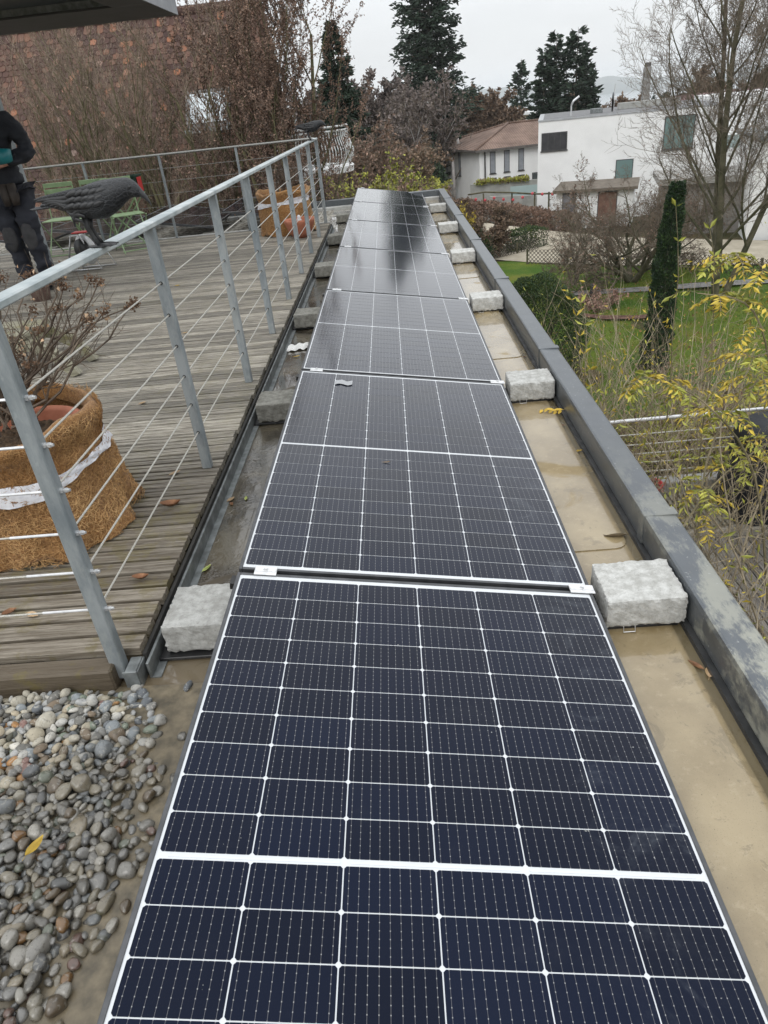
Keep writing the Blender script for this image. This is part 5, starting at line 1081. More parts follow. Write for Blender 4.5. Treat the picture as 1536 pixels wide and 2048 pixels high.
# roof fittings
def post(nm,x,y,z0,z1,r,m,label,catg,extra=None):
    t=empty(nm,(x,y,z0),label,catg); G().tube([(x,y,z0),(x,y,z1)],r,8).out('mast',m,t)
    if extra: extra(t)
    return t
q=O+e*4.9-n_*3; post('satellite_dish',q[0],q[1],-.385,1.2,.03,m_silver,'dark satellite dish on a mast standing on the white flat roof','antenna',lambda t:(obj('dish',*(lambda r:( [(q[0]-.12+a*.0,q[1]-.08+b*1.0,.12+c) for a,b,c in r[0]],r[1]))(disc(0,0,0,.62,.06,Matrix.Rotation(.3,4,'Z')@Matrix.Rotation(math.pi/2,4,'X'))),m_fr,t,True),G().cbox((q[0]-.1,q[1]-.2,.28),(q[0]+.12,q[1]-.06,.5),.02).out('receiver',m_white,t)))
q3=O+e*2.1-n_*2; post('vent_pipe',q3[0],q3[1],-.385,.25,.05,m_silver,'small bent shiny vent pipe near the left end of the white flat roof','vent',lambda t:G().tube([(q3[0],q3[1],.25),(q3[0]+.15,q3[1],.5),(q3[0]+.5,q3[1],.72)],.07,8).out('elbow',m_silver,t,True))
q4=O+e*3.5-n_*2.5; tag(G().cbox((q4[0],q4[1],-.384),(q4[0]+.7,q4[1]+.6,-.1),.02).out('roof_box',m_galv,None,loc=(q4[0],q4[1],-.384)),'low grey box on the white flat roof left of the satellite dish','roof box')
q5=O+e*6.6-n_*6; t=empty('chimney',(q5[0]+.6,q5[1],-.385),'slender tall concrete chimney rising behind the white flat roof','chimney'); G().cbox((q5[0]+.4,q5[1]-.2,-.38),(q5[0]+.85,q5[1]+.25,2.0),.02).out('shaft',simple('grey_concrete',(.22,.22,.21),(.33,.32,.31),3,.9,coords='World'),t); G().cbox((q5[0]+.45,q5[1]-.15,2.002),(q5[0]+.8,q5[1]+.2,2.25),.02).out('cap',m_fr,t)
q6=O+e*6-n_*5; tag(G().cbox((q6[0]-.6,q6[1],-.384),(q6[0]+3.6,q6[1]+.5,.02),.02).out('roof_kerb',m_conc or simple('kerb_grey',(.3,.3,.28),(.4,.4,.38),3,.9,coords='World'),None,loc=(q6[0],q6[1],-.384)),'long low white and brown roof upstand right of the satellite dish','roof upstand')
# low annex with flat roof, door and brown gate in front
an_=empty('garage_annex',(12,45,-6),'low white annex with a grey door, brown gate and overgrown flat roof','building'); A2=np.array([9.9,43.6]); e2=norm(np.array([10,-3.4])); n2a=np.array([e2[1],-e2[0]])
wallbox([A2,A2+e2*4.4,A2+e2*4.4-n2a*4,A2-n2a*4],-6.1,-4.05,m_wallw,'wall',an_); wallbox([A2-e2*.2+n2a*.35,A2+e2*4.6+n2a*.35,A2+e2*4.6-n2a*4.1,A2-e2*.2-n2a*4.1],-4.048,-3.9,simple('annex_roof',(.09,.075,.055),(.17,.14,.11),4,.9,coords='World'),'roof',an_)
win(an_,A2,e2,n2a,.35,1.15,-5.95,-4.1,shut=simple('grey_door',(.16,.16,.18),(.22,.22,.24),3,.6,coords='World')); win(an_,A2,e2,n2a,2.4,3.5,-5.95,-4.12,shut=m_brick)
ax=empty('overgrown_annex_roof',(18,36,-6),'grey roofed garden building behind the tall bare tree at the right','building'); wallbox([(14.2,38.2),(19.6,36.4),(20.6,39.6),(15.2,41.4)],-6.1,-3.5,simple('dark_wood_wall',(.20,.19,.175),(.3,.28,.26),3,.9,coords='World'),'wall',ax); wallbox([(13.9,37.8),(19.9,35.8),(21,40),(15,42)],-3.498,-3.2,simple('grey_flat_roof',(.24,.23,.21),(.34,.33,.31),2,.9,coords='World'),'roof',ax)
# white house at the right edge with a dark slit, brown roof between
w2=empty('white_side_house',(20,36,-6),'white house wall cut by the right picture edge behind the tree','house'); wallbox([(17.3,34.6),(23.5,32.9),(25,38.5),(19,40.5)],-6.1,-1.6,m_wallw,'wall',w2); wallbox([(17.1,34.3),(23.7,32.5),(25.2,38.7),(18.8,40.8)],-1.598,-1.4,m_galv,'roof',w2)
r3=empty('brown_roofed_house',(27,70,-8),'distant house with a purple brown roof seen through the tall bare tree','house'); wallbox([(22,62),(32,60),(33.5,68),(23.5,70)],-9,-3.2,simple('pink_wall',(.4,.2,.18),(.48,.27,.24),3,.9,coords='World'),'wall',r3); obj('roof',[(21.5,61.5,-3.2),(32.5,59.3,-3.2),(34,68.5,-3.2),(23,70.5,-3.2),(24.5,66,-.2),(31.5,64.6,-.2)],[(0,1,5,4),(1,2,5),(2,3,4,5),(3,0,4)],simple('purple_brown_roof',(.12,.07,.07),(.2,.13,.125),1.5,.9,coords='World'),r3)
# beige house far behind the villa
yh=empty('beige_block',(13,110,-10),'distant pale yellow flat block with a white balcony above the villa roof','building'); wallbox([(13.3,108),(20.8,106.5),(22,114),(14.5,116)],-14,-1.6,simple('beige_render',(.45,.39,.27),(.55,.48,.35),2,.9,coords='World'),'wall',yh); wallbox([(13.1,107.6),(21,106),(22.2,114.3),(14.3,116.4)],-1.598,-1.3,m_wp,'roof',yh); wallbox([(18.6,105.4),(21.6,104.8),(21.8,106.2),(18.8,106.8)],-2.9,-1.9,m_wp,'balcony',yh)
# concrete garden walls, glass and pergola
def gwall(name,a,b,z0,z1,m,label,th=.2,catg='wall'):
    a=np.array(a,float);b=np.array(b,float); d=norm(b-a); m_=np.array([-d[1],d[0]])*th; o=empty(name,(*a,z0),label,catg); wallbox([a,b,b+m_,a+m_],z0,z1,m,'wall_panel',o); return o
m_cw=simple('board_marked_concrete',(.27,.27,.25),(.4,.4,.37),1.4,.9,.3,6,coords='World')
gwall('garden_wall',(6.1,56.5),(12.0,55.6),-7.4,-4.45,m_cw,'light grey upper concrete retaining wall below the villa windows')
tgw=gwall('garden_wall',(7.1,53.0),(12.2,49.9),-6.8,-5.0,m_cw,'darker lower concrete wall directly behind the brown hedge'); glassrail(tgw,np.array([8.8,54.2]),np.array([11.2,53.8]),-5.6,-4.6)
shell('roof_meadow',(8,57,-4.45),boxf([(6.6,56.9),(10.5,56.3)],1.2,-4.44,-4.36),1500,.2,41,'mossy brown planting on top of the upper concrete wall','plants',(m_lfyg,m_lfo))
pg=empty('pergola',(9,48.5,-6),'thin pergola with bent branches and hanging red baubles behind the brown hedge','pergola')
for x,y in ((6.4,50.8),(8.2,49.7),(9.6,48.9),(10.4,48.2)): G().tube([(x,y,-6.3),(x,y,-4.5)],.06,6).out('post',m_barkm,pg)
G().tube([(5.4,51.4,-4.55),(6.5,50.8,-4.42),(8.2,49.7,-4.5),(9.6,48.8,-4.62),(11.5,47.6,-4.6)],.06,6).out('beam',m_barkm,pg,True)
rb=random.Random(4); m_baub=simple('red_bauble',(.5,.05,.07),(.6,.09,.1),3,.35,coords='World'); Vb,Fb=ico(1); meb=bpy.data.meshes.new('bauble'); setmesh(meb,Vb*.11,Fb); meb.materials.append(m_baub)
bl_=['first red bauble from the left under the pergola','second red bauble from the left on the pergola','third red bauble from the left on the pergola','fourth bauble from the left on the pergola','middle red bauble of the pergola row','lower red bauble right of the pergola middle','red bauble above the concrete wall end','red bauble in front of the white building corner','red bauble hanging beside the grey annex door','right high bauble over the annex roof edge','rightmost red bauble near the annex gate']
for i,l in enumerate(bl_):
    u=i/10; x=5.9+u*5.9; y=51.1-u*3.7; tag(inst('red_bauble',meb,(x,y,-4.75+rb.uniform(-.22,.2))),l,'bauble','red baubles on the pergola')
# ------------------------------------------------------------------ hedges, fences, garden plants
shell('beech_hedge',(9,45,-6),boxf([(4.9,53.5),(7.2,49.6),(8.8,45.6),(10.6,41.6)],1.1,-6.2,-5.12),15000,.14,42,'long clipped brown beech hedge along the pale driveway','hedge',(m_lfb,m_lfb),jit=1.0)
def ellipse_hedge(rn,n):
    P,N_=boxf([(4.2,36.9),(5.6,37.3),(7.0,38.1),(8.1,38.6)],1.15,-6,-5.05)(rn,n); return P,N_
shell('clipped_hedge',(6.5,37.5,-6),ellipse_hedge,9000,.09,43,'low clipped dark green hedge curving along the driveway','hedge',(m_evg,m_evy))
def lattice(name,pts,z0,z1,label,step=.16):
    t=empty(name,(*pts[0],z0),label,'fence'); g=G(); kk=[]
    for a,b in zip(pts[:-1],pts[1:]):
        a=Vector((*a,0));b=Vector((*b,0)); L=(b-a).length; d=(b-a)/L; n=Vector((-d.y,d.x,0))*.009; H=z1-z0; k=int(L/step)
        for i in range(-int(H/step),k):
            for s in (1,-1):
                u0=i*step if s>0 else i*step+H; u1=u0+s*H; 
                ua,ub=(u0,u1); za,zb=z0,z1
                lo,hi=min(ua,ub),max(ua,ub)
                if lo<0 or hi>L: 
                    f0=max(0,(0-ua)/(ub-ua)) if ua<0 else (max(0,(L-ua)/(ub-ua)) if ua>L else 0); f1=(L-ua)/(ub-ua) if ub>L else ((0-ua)/(ub-ua) if ub<0 else 1)
                    if f1<=f0: continue
                    za,zb=z0+H*f0,z0+H*f1; ua,ub=ua+(ub-ua)*f0 if False else u0+(u1-u0)*f0,u0+(u1-u0)*f1
                p=a+d*ua;q_=a+d*ub; off=n*(1 if s>0 else -1); w=.017
                V=[(p.x+off.x-d.x*w,p.y+off.y-d.y*w,za),(p.x+off.x+d.x*w,p.y+off.y+d.y*w,za),(q_.x+off.x+d.x*w,q_.y+off.y+d.y*w,zb),(q_.x+off.x-d.x*w,q_.y+off.y-d.y*w,zb)]; kk.append(V)
        for i in range(int(L/2)+1): p=a+d*min(L,i*2); G().box((p.x-.04,p.y-.04,z0-.1),(p.x+.04,p.y+.04,z1+.04)).out('post',m_barkm,t)
    for i,V in enumerate(kk):
        if i<290:
            V2=V+[(x+.006,y-.012,z) for x,y,z in V]; obj('slat',V2,[(0,1,2,3),(7,6,5,4),(0,4,5,1),(2,6,7,3),(1,5,6,2),(3,7,4,0)],m_lat,t)
        else: g.add(V+[(x+.006,y-.012,z) for x,y,z in V],[(0,1,2,3),(7,6,5,4),(0,4,5,1),(2,6,7,3),(1,5,6,2),(3,7,4,0)])
    if g.V: g.out('slat',m_lat,t)['kind']='stuff'
    return t
m_lat=simple('trellis_wood',(.06,.05,.04),(.12,.105,.085),8,.9,coords='World')
lattice('trellis_fence',[(6.45,33.9),(8.9,32.6),(11.4,31.0),(13.4,28.9),(15.5,26.6)],-5.98,-5.28,'long diagonal trellis fence between the lawn and the driveway',.19)
lattice('trellis_fence',[(3.6,35.2),(5.0,35.7),(6.4,36.6),(7.7,37.4)],-5.98,-5.40,'short dark trellis fence in front of the clipped green hedge',.19)
shell('round_bush',(3.75,17.9,-6),ellf((3.75,17.9,-4.72),1.5,1.5,1.75,.05,.2),42000,.055,44,'large dark green dome shaped evergreen bush beside the roof edge','bush',(m_evg,m_evy))
def cyp(rn,n):
    z=rn.random(n); a=rn.uniform(0,2*math.pi,n); r=.37*(np.clip(1.05-z,0,1)**.30)*(1+.12*np.sin(a*3+z*9)+.1*np.sin(z*40+a))*(1-.3*rn.random(n)**2); d=np.stack([np.cos(a),np.sin(a),np.full(n,1.2)],1); return np.stack([7.3+r*np.cos(a)+.1*z,17.9+r*np.sin(a),-6+5.05*z],1),d
shell('columnar_cypress',(7.45,17.9,-6),cyp,22000,.07,45,'slim dark columnar cypress standing on the lawn','tree',(m_evg,m_ndl))
bare_tree('garden_tree',(9.9,28.6,-6),3.6,46,'low wide bare tree with many crooked limbs in the middle of the lawn',P=dict(seg=[4,7,6,5,3],wig=[.1,.17,.2,.22,.2],trop=[.0,.05,.06,.06,.02],st=[.15,.15,.1,.1,.1],ch=[2.6,1.5,1.4,1.2,0],rat=[.85,.6,.55,.5,.5],ang=(.5,1.05),rmin=.006,max=4),r=.15,stems=5,spread=.75,leafm=m_lfb,leaf_n=.05,leaf_s=.08,bark=m_barkm)
bare_tree('garden_tree',(8.1,31.0,-6),1.6,47,'tiny crooked tree in front of the trellis fence',P=dict(max=2,rmin=.006),r=.07,stems=1,bark=m_barkm)
bare_tree('multi_stem_shrub',(7.55,28.9,-6),2.5,48,'bare vase shaped shrub with many straight stems on the lawn',catg='shrub',P=dict(seg=[6,5,4,3],wig=[.05,.12,.15,.2],trop=[.01,-.02,-.02,0],st=[.45,.1,.1,.1],ch=[1.6,1.5,1.2,0],rat=[.42,.6,.5,.5],rmin=.004,max=3),r=.035,stems=11,spread=.32,twig=m_twig)
bare_tree('small_fruit_tree',(4.3,36.0,-6),2.3,49,'small round dark tree with brown twigs beside the parapet and driveway',P=dict(max=4,rmin=.008,ch=[2.5,2,2,1.5,0]),r=.12,stems=3,spread=.6,leafm=m_lfo,leaf_n=.2,leaf_s=.10,twig=m_twigd)
shell('dark_shrub',(3.9,34.6,-6),ellf((3.85,34.8,-5.3),.95,.9,1.0,.2,.4),5000,.12,50,'dark evergreen shrub at the foot of the small fruit tree','bush',(m_evg,m_lfo))
bare_tree('lime_tree',(11.3,23.3,-6),11.5,51,'tall bare multi stemmed tree at the right with grey twigs against the sky',P=dict(seg=[9,9,7,5,4],wig=[.035,.06,.10,.14,.18],trop=[.03,.06,.06,.05,.03],st=[.16,.15,.1,.1,.1],ch=[1.8,1.55,1.5,1.3,0],rat=[.60,.5,.5,.5,.5],ang=(.45,.9),rmin=.0055,max=4,rr=.46),r=.15,stems=3,spread=.26,bark=m_barkm,twig=m_twig)
bare_tree('lime_tree',(13.9,22.0,-6),10.5,52,'second tall bare tree cut by the right picture edge',P=dict(seg=[9,8,6,5,4],wig=[.04,.07,.12,.15,.18],trop=[.03,.08,.07,.06,.03],st=[.2,.12,.1,.1,.1],ch=[1.3,1.2,1.2,1.1,0],rat=[.6,.5,.5,.5,.5],ang=(.4,.8),rmin=.0055,max=4,rr=.46),r=.12,stems=2,spread=.2,bark=m_barkm,twig=m_twigd)
bare_tree('hydrangea_row',(7.6,24.9,-6),.85,53,'row of dry pinkish hydrangeas behind the mulch bed',catg='shrub',P=dict(max=2,ch=[2,1.5,0],rmin=.005),r=.02,stems=9,spread=1.3,leafm=m_mossl,leaf_n=.3,leaf_s=.09)
for x,y,l in ((7.45,25.6,'left short dark post in the garden beyond the mulch bed'),(9.6,24.4,'right short dark post in the garden beyond the mulch bed')): tag(G().cbox((x-.05,y-.05,-6),(x+.05,y+.05,-5.2),.01).out('garden_post',m_fr,None,loc=(x,y,-6)),l,'post')
shell('yellow_shrub',(.95,27.5,-6),ellf((.75,27.5,-3.1),1.2,1.1,1.75,.3,.5),6000,.12,54,'yellow green shrub glowing just beyond the far end of the panels','bush',(m_lfyg,m_evy))
bare_tree('small_yellowing_tree',(2.95,35.0,-6),2.3,55,'small tree with sparse yellow leaves right of the far roof corner',P=dict(max=3,rmin=.01,ch=[2.4,2,1.8,0]),r=.09,stems=3,spread=.35,leafm=m_lfy,leaf_n=.25,leaf_s=.10,twig=m_twigd)
shell('ivy_mound',(2.9,26.0,-6),ellf((2.9,26,-5.1),1.1,2.2,1.0,.25,.4),5000,.10,56,'olive shrubbery tucked below the roof parapet at the far corner','bush',(m_lfyg,m_evg))
# hornbeams between deck and tiled house
HB=[(-6.35,1),(-5.55,1),(-4.85,1),(-4.15,1),(-3.05,2),(-2.35,3),(-1.95,3),(-1.5,3),(-5.2,1),(-4.5,1),(-3.6,1)]
hl=['leftmost pollarded bare tree before the tiled roof','second mossy bare tree from the left before the tiled roof','third mossy bare tree from the left before the tiled roof','fourth mossy bare tree, left of the skylight','mossy hornbeam with a clear fork right of the skylight','hornbeam full of dry brown leaves behind the deck rail','dense brown leaved hornbeam near the far railing corner','rightmost brown leaved hornbeam beside the white balcony','thin bare tree standing just behind the green chairs','thin bare tree above the dark green crates','thin bare tree directly left of the skylight edge']
for i,((x,k),l) in enumerate(zip(HB,hl)):
    P=dict(seg=[8,7,6,4],wig=[.03,.07,.11,.15],trop=[.02,.10,.09,.06],st=[.34,.12,.1,.1],ch=[2.1 if k<3 else 2.0,1.7 if k<3 else 1.5,1.5,0],rat=[.55,.42,.45,.5],ang=(.35,.75),rmin=.0028,max=3,rr=.42)
    bare_tree('hornbeam',(x,11.95+.15*math.sin(i*2),-3.4),[0,5.3,5.9,6.0][k]*(1+.05*math.sin(i)),60+i,l,'tree','hornbeams behind the deck',P=P,r=.075,stems=2,spread=.10,leafm=m_lfb,leaf_n={1:.06,2:.25,3:2.6}[k],leaf_s=.036,bark=m_mossy,twig=m_twigm if k<3 else m_twigd)
tag(obj('hill_slope_west',*polar(10,45,10,-1.2,.02,20,0,lambda X,Y:np.interp(np.hypot(X,Y),[10,14,30,45],[-3.3,-3.3,-4.6,-6.0])),m_earth,smooth=True),kind='structure')
# scrub between the house and the villa
sl_=[(-.9,14.5,2.9,'thin brown thicket just outside the far left roof corner'),(-.5,17.5,3.3,'tall whippy bare shrub right of the white balcony'),(-.7,22,3.6,'brown twig thicket behind the white balcony'),(.2,31,3.6,'bare bush behind the yellow green shrub'),(-1.4,30,4.0,'brown scrub below the dark spruce'),(1.3,38,3.4,'grey brown thicket left of the yellowing tree'),(2.9,46,2.3,'bushy brown thicket left of the villa'),(.2,48,4.2,'tangled bare shrubbery in the dip of the valley'),(2.9,56,1.8,'olive brown undergrowth beside the villa wall')]
for i,(x,y,h,l) in enumerate(sl_):
    bare_tree('bare_shrub',(x,y,max(gzs(x,y),-6) if y>31 else -4.2),h,80+i,l,'shrub','bare shrubs beyond the roof end',P=dict(seg=[6,5,4,3],wig=[.07,.12,.16,.2],trop=[.03,.03,.02,0],st=[.1,.1,.1,.1],ch=[2.2,1.8,1.4,0],rat=[.5,.55,.5,.5],rmin=.004+y*.00022,max=3,ang=(.3,.8)),r=.03+.0006*y,stems=9,spread=.35,leafm=[m_lfo,m_lfb,m_lfyg][i%3],leaf_n=.35,leaf_s=.05+.003*y)
# big trees
conifer('giant_conifer',(5.7,92,gzs(5,92)),28,4.7,90,'huge dark conifer reaching above the top edge of the photo',n_wh=46,per=9,q=13,sz=.55,z0=.10,droop=.3,shape=.55,ragged=.33)
conifer('spruce',(-2.35,40.5,-5),10.3,2.5,91,'slender dark spruce right of the brown leaved hornbeams',n_wh=36,per=8,q=13,sz=.26,z0=.08,shape=.8,ragged=.2,droop=.5)
conifer('spruce',(20.2,117,gzs(20,117)),16.8,4.6,92,'single dark pyramidal conifer left of the fir group',n_wh=20,per=7,q=8,sz=.6,shape=.85,droop=.1,z0=.05,group='distant conifers')
for i,(x,y,h,r_,l,sh) in enumerate([(16.6,82,13.2,2.3,'left dark fir behind the white building',.6),(18.0,83,15.1,2.9,'tallest fir behind the white building, with an open top',.5),(19.9,82,15.2,3.0,'broad fir with two tufted tops behind the white building',.5),(21.4,84,12.6,2.5,'right pointed fir of the group behind the white building',.75)]): conifer('fir',(x,y,gzs(x,y)),h,r_,93+i,l,'distant conifers',m_ndl,n_wh=22,per=7,q=9,sz=.5,shape=sh,droop=.1,z0=.03,ragged=.3)
def far_tree(x,y,h,seed,l,lm,ln=2.2,twig=None,bark=None,stems=3): return bare_tree('broadleaf_tree',(x,y,gzs(x,y)),h*.62,seed,l,'tree','distant broadleaf trees',P=dict(seg=[6,5,4,3],wig=[.05,.1,.15,.2],trop=[.03,.05,.04,.02],st=[.25,.1,.1,.1],ch=[2.4,2.1,1.8,0],rat=[.6,.55,.5,.5],rmin=.016+y*.0001,max=3,ang=(.35,.8)),r=.22,stems=stems,spread=.28,leafm=lm,leaf_n=ln,leaf_s=.16+.0022*y,bark=bark,twig=twig)
m_purp=simple('purple_brown_twig_mass',(.10,.08,.072),(.20,.165,.15),1,.9,vary=.3,island=True,coords='World')
ft=[(-2.2,70,14.2,'purple brown bare tree just right of the dark spruce',m_purp,1.2),(.2,74,15,'bare brownish tree left of the giant conifer',m_purp,1.2),(1.2,66,12,'grey twiggy birch in front of the giant conifer',m_purp,.5),(2.6,72,13,'pale stemmed birch before the giant conifer trunk',m_purp,.5),(8.2,96,10.5,'brown leaved tree at the foot of the giant conifer',m_lfo,2.0),(11.6,100,15.4,'russet brown tree between the giant conifer and the lone conifer',m_lfo,2.5),(14.6,104,12.8,'second russet tree left of the lone conifer',m_lfo,2.5),(24.6,104,13.2,'grey green tree right of the fir group',m_ndlb,1.8),(28.5,110,13.2,'orange brown distant tree left of the chimney',m_lfo,2.0),(33.5,112,13.8,'brown distant tree right of the chimney',m_lfo,2.0),(38,108,12.6,'dark distant tree seen through the tall bare tree',m_ndlb,2.0),(43,105,14.6,'russet distant tree behind the tall bare tree',m_lfo,2.0),(49,100,13.4,'dull brown distant tree near the right picture edge',m_lfb,2.0),(55,96,14,'olive brown distant tree at the right picture edge',m_lfb,2.0),(-6.5,72,13,'brown distant tree hidden behind the dark spruce',m_purp,1.4),(23,95,10,'low brown tree behind the satellite dish',m_lfo,2.0)]
for i,(x,y,h,l,lm,ln) in enumerate(ft): far_tree(x,y,h,110+i,l,lm,ln,bark=m_barkb if i in(2,3) else None,twig=m_twig if i in(2,3) else m_twigd)
for x,y,h,l in ((6.6,72,6.2,'pale broken birch trunk left of the villa roof'),(5.9,70,4.6,'short leaning dead trunk beside the pale broken trunk')): z=gzs(x,y); t=empty('dead_trunk',(x,y,z),l,'tree'); G().tube([(x,y,z),(x+.1,y,z+h*.6),(x+.05,y,z+h)],[.2,.16,.12],8).out('trunk',m_barkb,t,True); G().tube([(x+.08,y,z+h*.55),(x+.8,y,z+h*.8),(x+1.4,y,z+h*1.05)],[.08,.05,.03],6).out('branch',m_bark,t,True)
shell('dark_yew',(3.3,66,-8),ellf((3.3,66,-5.2),1.5,1.4,2.6,.25,.35),5000,.26,57,'dark green yew below the giant conifer, left of the villa','bush',(m_ndl,m_evg))
conifer('small_fir',(6.2,74,gzs(6,74)),7.6,1.9,97,'dark young conifer just left of the villa roof',None,m_ndl,n_wh=14,per=6,q=7,sz=.4,shape=.6)
tag(obj('far_woods',*leaves(np.stack([np.random.default_rng(9).uniform(-60,260,60000),np.random.default_rng(10).uniform(150,420,60000),np.zeros(60000)],1)*1.0+np.stack([np.zeros(60000),np.zeros(60000),gz(np.random.default_rng(9).uniform(-60,260,60000),np.random.default_rng(10).uniform(150,420,60000))+np.random.default_rng(12).random(60000)**1.5*11],1),2.2,np.random.default_rng(13),None,.8,1.0),m_purp),'far wooded belt of brown and green trees in front of the lake','woods',kind='stuff')
# ------------------------------------------------------------------ lower terrace on the right
te=empty('lower_terrace_deck',(3.5,2.8,-2.75),kind='structure')
m_deck2=mat_wood('terrace_wood',(.13,.115,.10),(.28,.26,.235),(.05,.045,.04),.3,0,1)
y0=-.5; i=0
for i in range(46):
    x=1.25+i*.105; G().cbox((x,1.0,-2.78),(x+.097,4.35,-2.75),.004).out('plank',m_deck2,te)
for i in range(9): yy=4.36+i*.105; G().cbox((1.25,yy,-2.78),(6.05,yy+.097,-2.75),.004).out('plank',m_deck if i%2 else m_deck,te)
for i in range(14): yy=-.5+i*.105; G().cbox((1.25,yy,-2.78),(6.05,yy+.097,-2.75),.004).out('plank',m_deck,te)
G().box((1.2,-.55,-6.1),(6.1,5.36,-2.79)).out('substructure',m_slab,te)
G().cbox((1.2,5.37,-2.95),(6.1,5.55,-2.62),.01).out('concrete_kerb',simple('kerb_light',(.33,.33,.32),(.45,.45,.43),6,.8,coords='World'),te)
m_mat=simple('ribbed_mat',(.17,.16,.12),(.28,.26,.2),12,.9,coords='World'); mt=empty('ribbed_mat',(2.9,4.95,-2.75),'ribbed beige floor grating beside the covered barbecue','floor grating')
for i in range(16): x=2.52+i*.056; G().cbox((x,4.55,-2.748),(x+.036,5.28,-2.72),.004).out('rib',m_mat,mt)
r2=empty('terrace_railing',(4,5.45,-2.6),'horizontal tube railing of the lower terrace behind the yellow shrub','railing')
G().tube([(1.3,5.45,-1.83),(6.1,5.45,-1.80)],.022,10).out('handrail',m_silver,r2)
for z in (-2.0,-2.13,-2.25,-2.37,-2.49): G().tube([(1.3,5.45,z),(6.1,5.45,z)],.008,6).out('rod',m_cable,r2)
for x in (1.35,4.6,6.05): G().cbox((x-.02,5.43,-2.62),(x+.02,5.47,-1.83),.003).out('post',m_gs,r2)
# covered barbecue
M=Mt('black_cover'); v=M.coord(kind='World'); c=M.mix(M.noise(3,5,v),(.008,.010,.015),(.02,.023,.03)); M.set(col=c,rough=.5,spec=.4); M.bump(M.noise(2.5,3,v,.5,.8),.6,.04); m_cov=M.m
bc=empty('barbecue',(3.95,4.85,-2.75),'barbecue under a black weather cover on the lower terrace','barbecue'); V=[];K=36
prof=[(0,1.02),(.05,1.04),(.30,1.0),(.60,.92),(.78,.86),(.84,.90),(.95,.86),(1.05,.62),(1.10,.3),(1.115,.02)]
for h,s in prof:
    for k in range(K):
        w=2*math.pi*k/K; cx_,sx_=math.cos(w),math.sin(w); rx=.60*s*abs(cx_)**.35*(1 if cx_>=0 else -1); ry=.38*s*abs(sx_)**.35*(1 if sx_>=0 else -1); wr=1+.03*math.sin(9*w+h*7)*(1.2-h); V.append((4.05+rx*wr,4.9+ry*wr,-2.745+h))
F=[(i*K+k,i*K+(k+1)%K,(i+1)*K+(k+1)%K,(i+1)*K+k) for i in range(len(prof)-1) for k in range(K)]+[tuple((len(prof)-1)*K+k for k in range(K))]; obj('cover',V,F,m_cov,bc,True)
bk=empty('red_bucket',(2.66,5.12,-2.75),'red plastic bucket with plants between the parapet and the terrace grating','bucket'); G().lathe([(.001,0),(.11,0),(.15,.26),(.165,.262),(.165,.285),(.15,.285),(.14,.2),(.001,.2)],(2.66,5.12,-2.748),24).out('body',m_red,bk,True)
V,F=leaves(np.array([2.66,5.12,-2.52])+np.random.default_rng(3).normal(size=(120,3))*[.06,.06,.04],.07,np.random.default_rng(4),None,.5,1.0); obj('plants',V,F,m_mossl,bk)['kind']='stuff'
# shrubbery growing between roof and terrace
def cane(out,LP,rg,base,top,r,sag,nl,side=.6,tipn=1.0):
    b=np.array(base,float);t=np.array(top,float); mid=(b+t)/2+np.array([rg.normal()*.25,rg.normal()*.25,sag]); n=14; pts=[(1-u)**2*b+2*u*(1-u)*mid+u*u*t+rg.normal(size=3)*.012 for u in np.linspace(0,1,n+1)]
    for i in range(n):
        ra=r*(1-.75*i/n); rb_=r*(1-.75*(i+1)/n); out.append((*pts[i],*pts[i+1],ra,rb_)); dd=norm(pts[i+1]-pts[i])
        if i>4 and rg.random()<side:
            d=norm(dd+rg.normal(size=3)*.7+[0,0,.25]); L=rg.uniform(.12,.5); q=pts[i].copy()
            for k in range(5):
                d=norm(d+rg.normal(size=3)*.2); q2=q+d*L/5; out.append((*q,*q2,rb_*.55*(1-.15*k),rb_*.55*(1-.15*(k+1)))); 
                if k>1 and rg.random()<nl: LP.append((*q2,*d))
                q=q2
        if i>7:
            for _ in range(rg.poisson(nl*tipn)): LP.append((*pts[i+1],*norm(dd+rg.normal(size=3)*.6)))
m_cane=simple('pale_canes',(.19,.155,.10),(.44,.37,.26),5,.8,coords='World'); m_caned=simple('olive_canes',(.12,.105,.055),(.24,.20,.12),5,.8,coords='World')
rs=np.random.default_rng(21); out=[];LP=[]
for i in range(950):
    bx=rs.uniform(1.15,4.4); by=rs.uniform(.1,8.0); tx=bx+rs.normal()*.7; ty=by+rs.normal()*.9; tz=rs.uniform(-2.3,-.85) if rs.random()<.93 else rs.uniform(-.9,-.3)
    if tx<1.12: tx=1.12+rs.random()*.5
    cane(out,LP,rs,(bx,by,-3.3),(tx,ty,tz-.12*max(0,3-ty)),rs.uniform(.003,.008),rs.uniform(.1,.6),.15)
for b_,t_ in (((2.2,2.6,-3.3),(3.3,4.2,-.9)),((1.5,3.4,-3.2),(3.0,4.6,-1.1)),((3.6,3.0,-3.2),(2.0,4.4,-1.2)),((2.8,1.6,-3.3),(1.7,3.4,-1.0)),((1.3,1.6,-3.2),(2.9,2.6,-1.3)),((3.2,2.2,-3.3),(2.3,2.9,-.7))): cane(out,LP,rs,b_,t_,.014,.15,.1)
wl=empty('willow_shrub',(2,4,-3.3),'tangled bare canes with narrow yellow green leaves right of the metal parapet','shrub')
V,F=tubes(out,5); obj('canes',V,F,m_cane,wl); LP=np.array(LP); k=rs.random(len(LP))<.55
V,F=leaves(LP[k,:3],.075,rs,LP[k,3:],.28,.4,.12); obj('leaves',V,F,m_lfyg,wl)['kind']='stuff'; V,F=leaves(LP[~k,:3],.065,rs,LP[~k,3:],.3,.5,.12); obj('yellow_leaves',V,F,m_lfy,wl)['kind']='stuff'
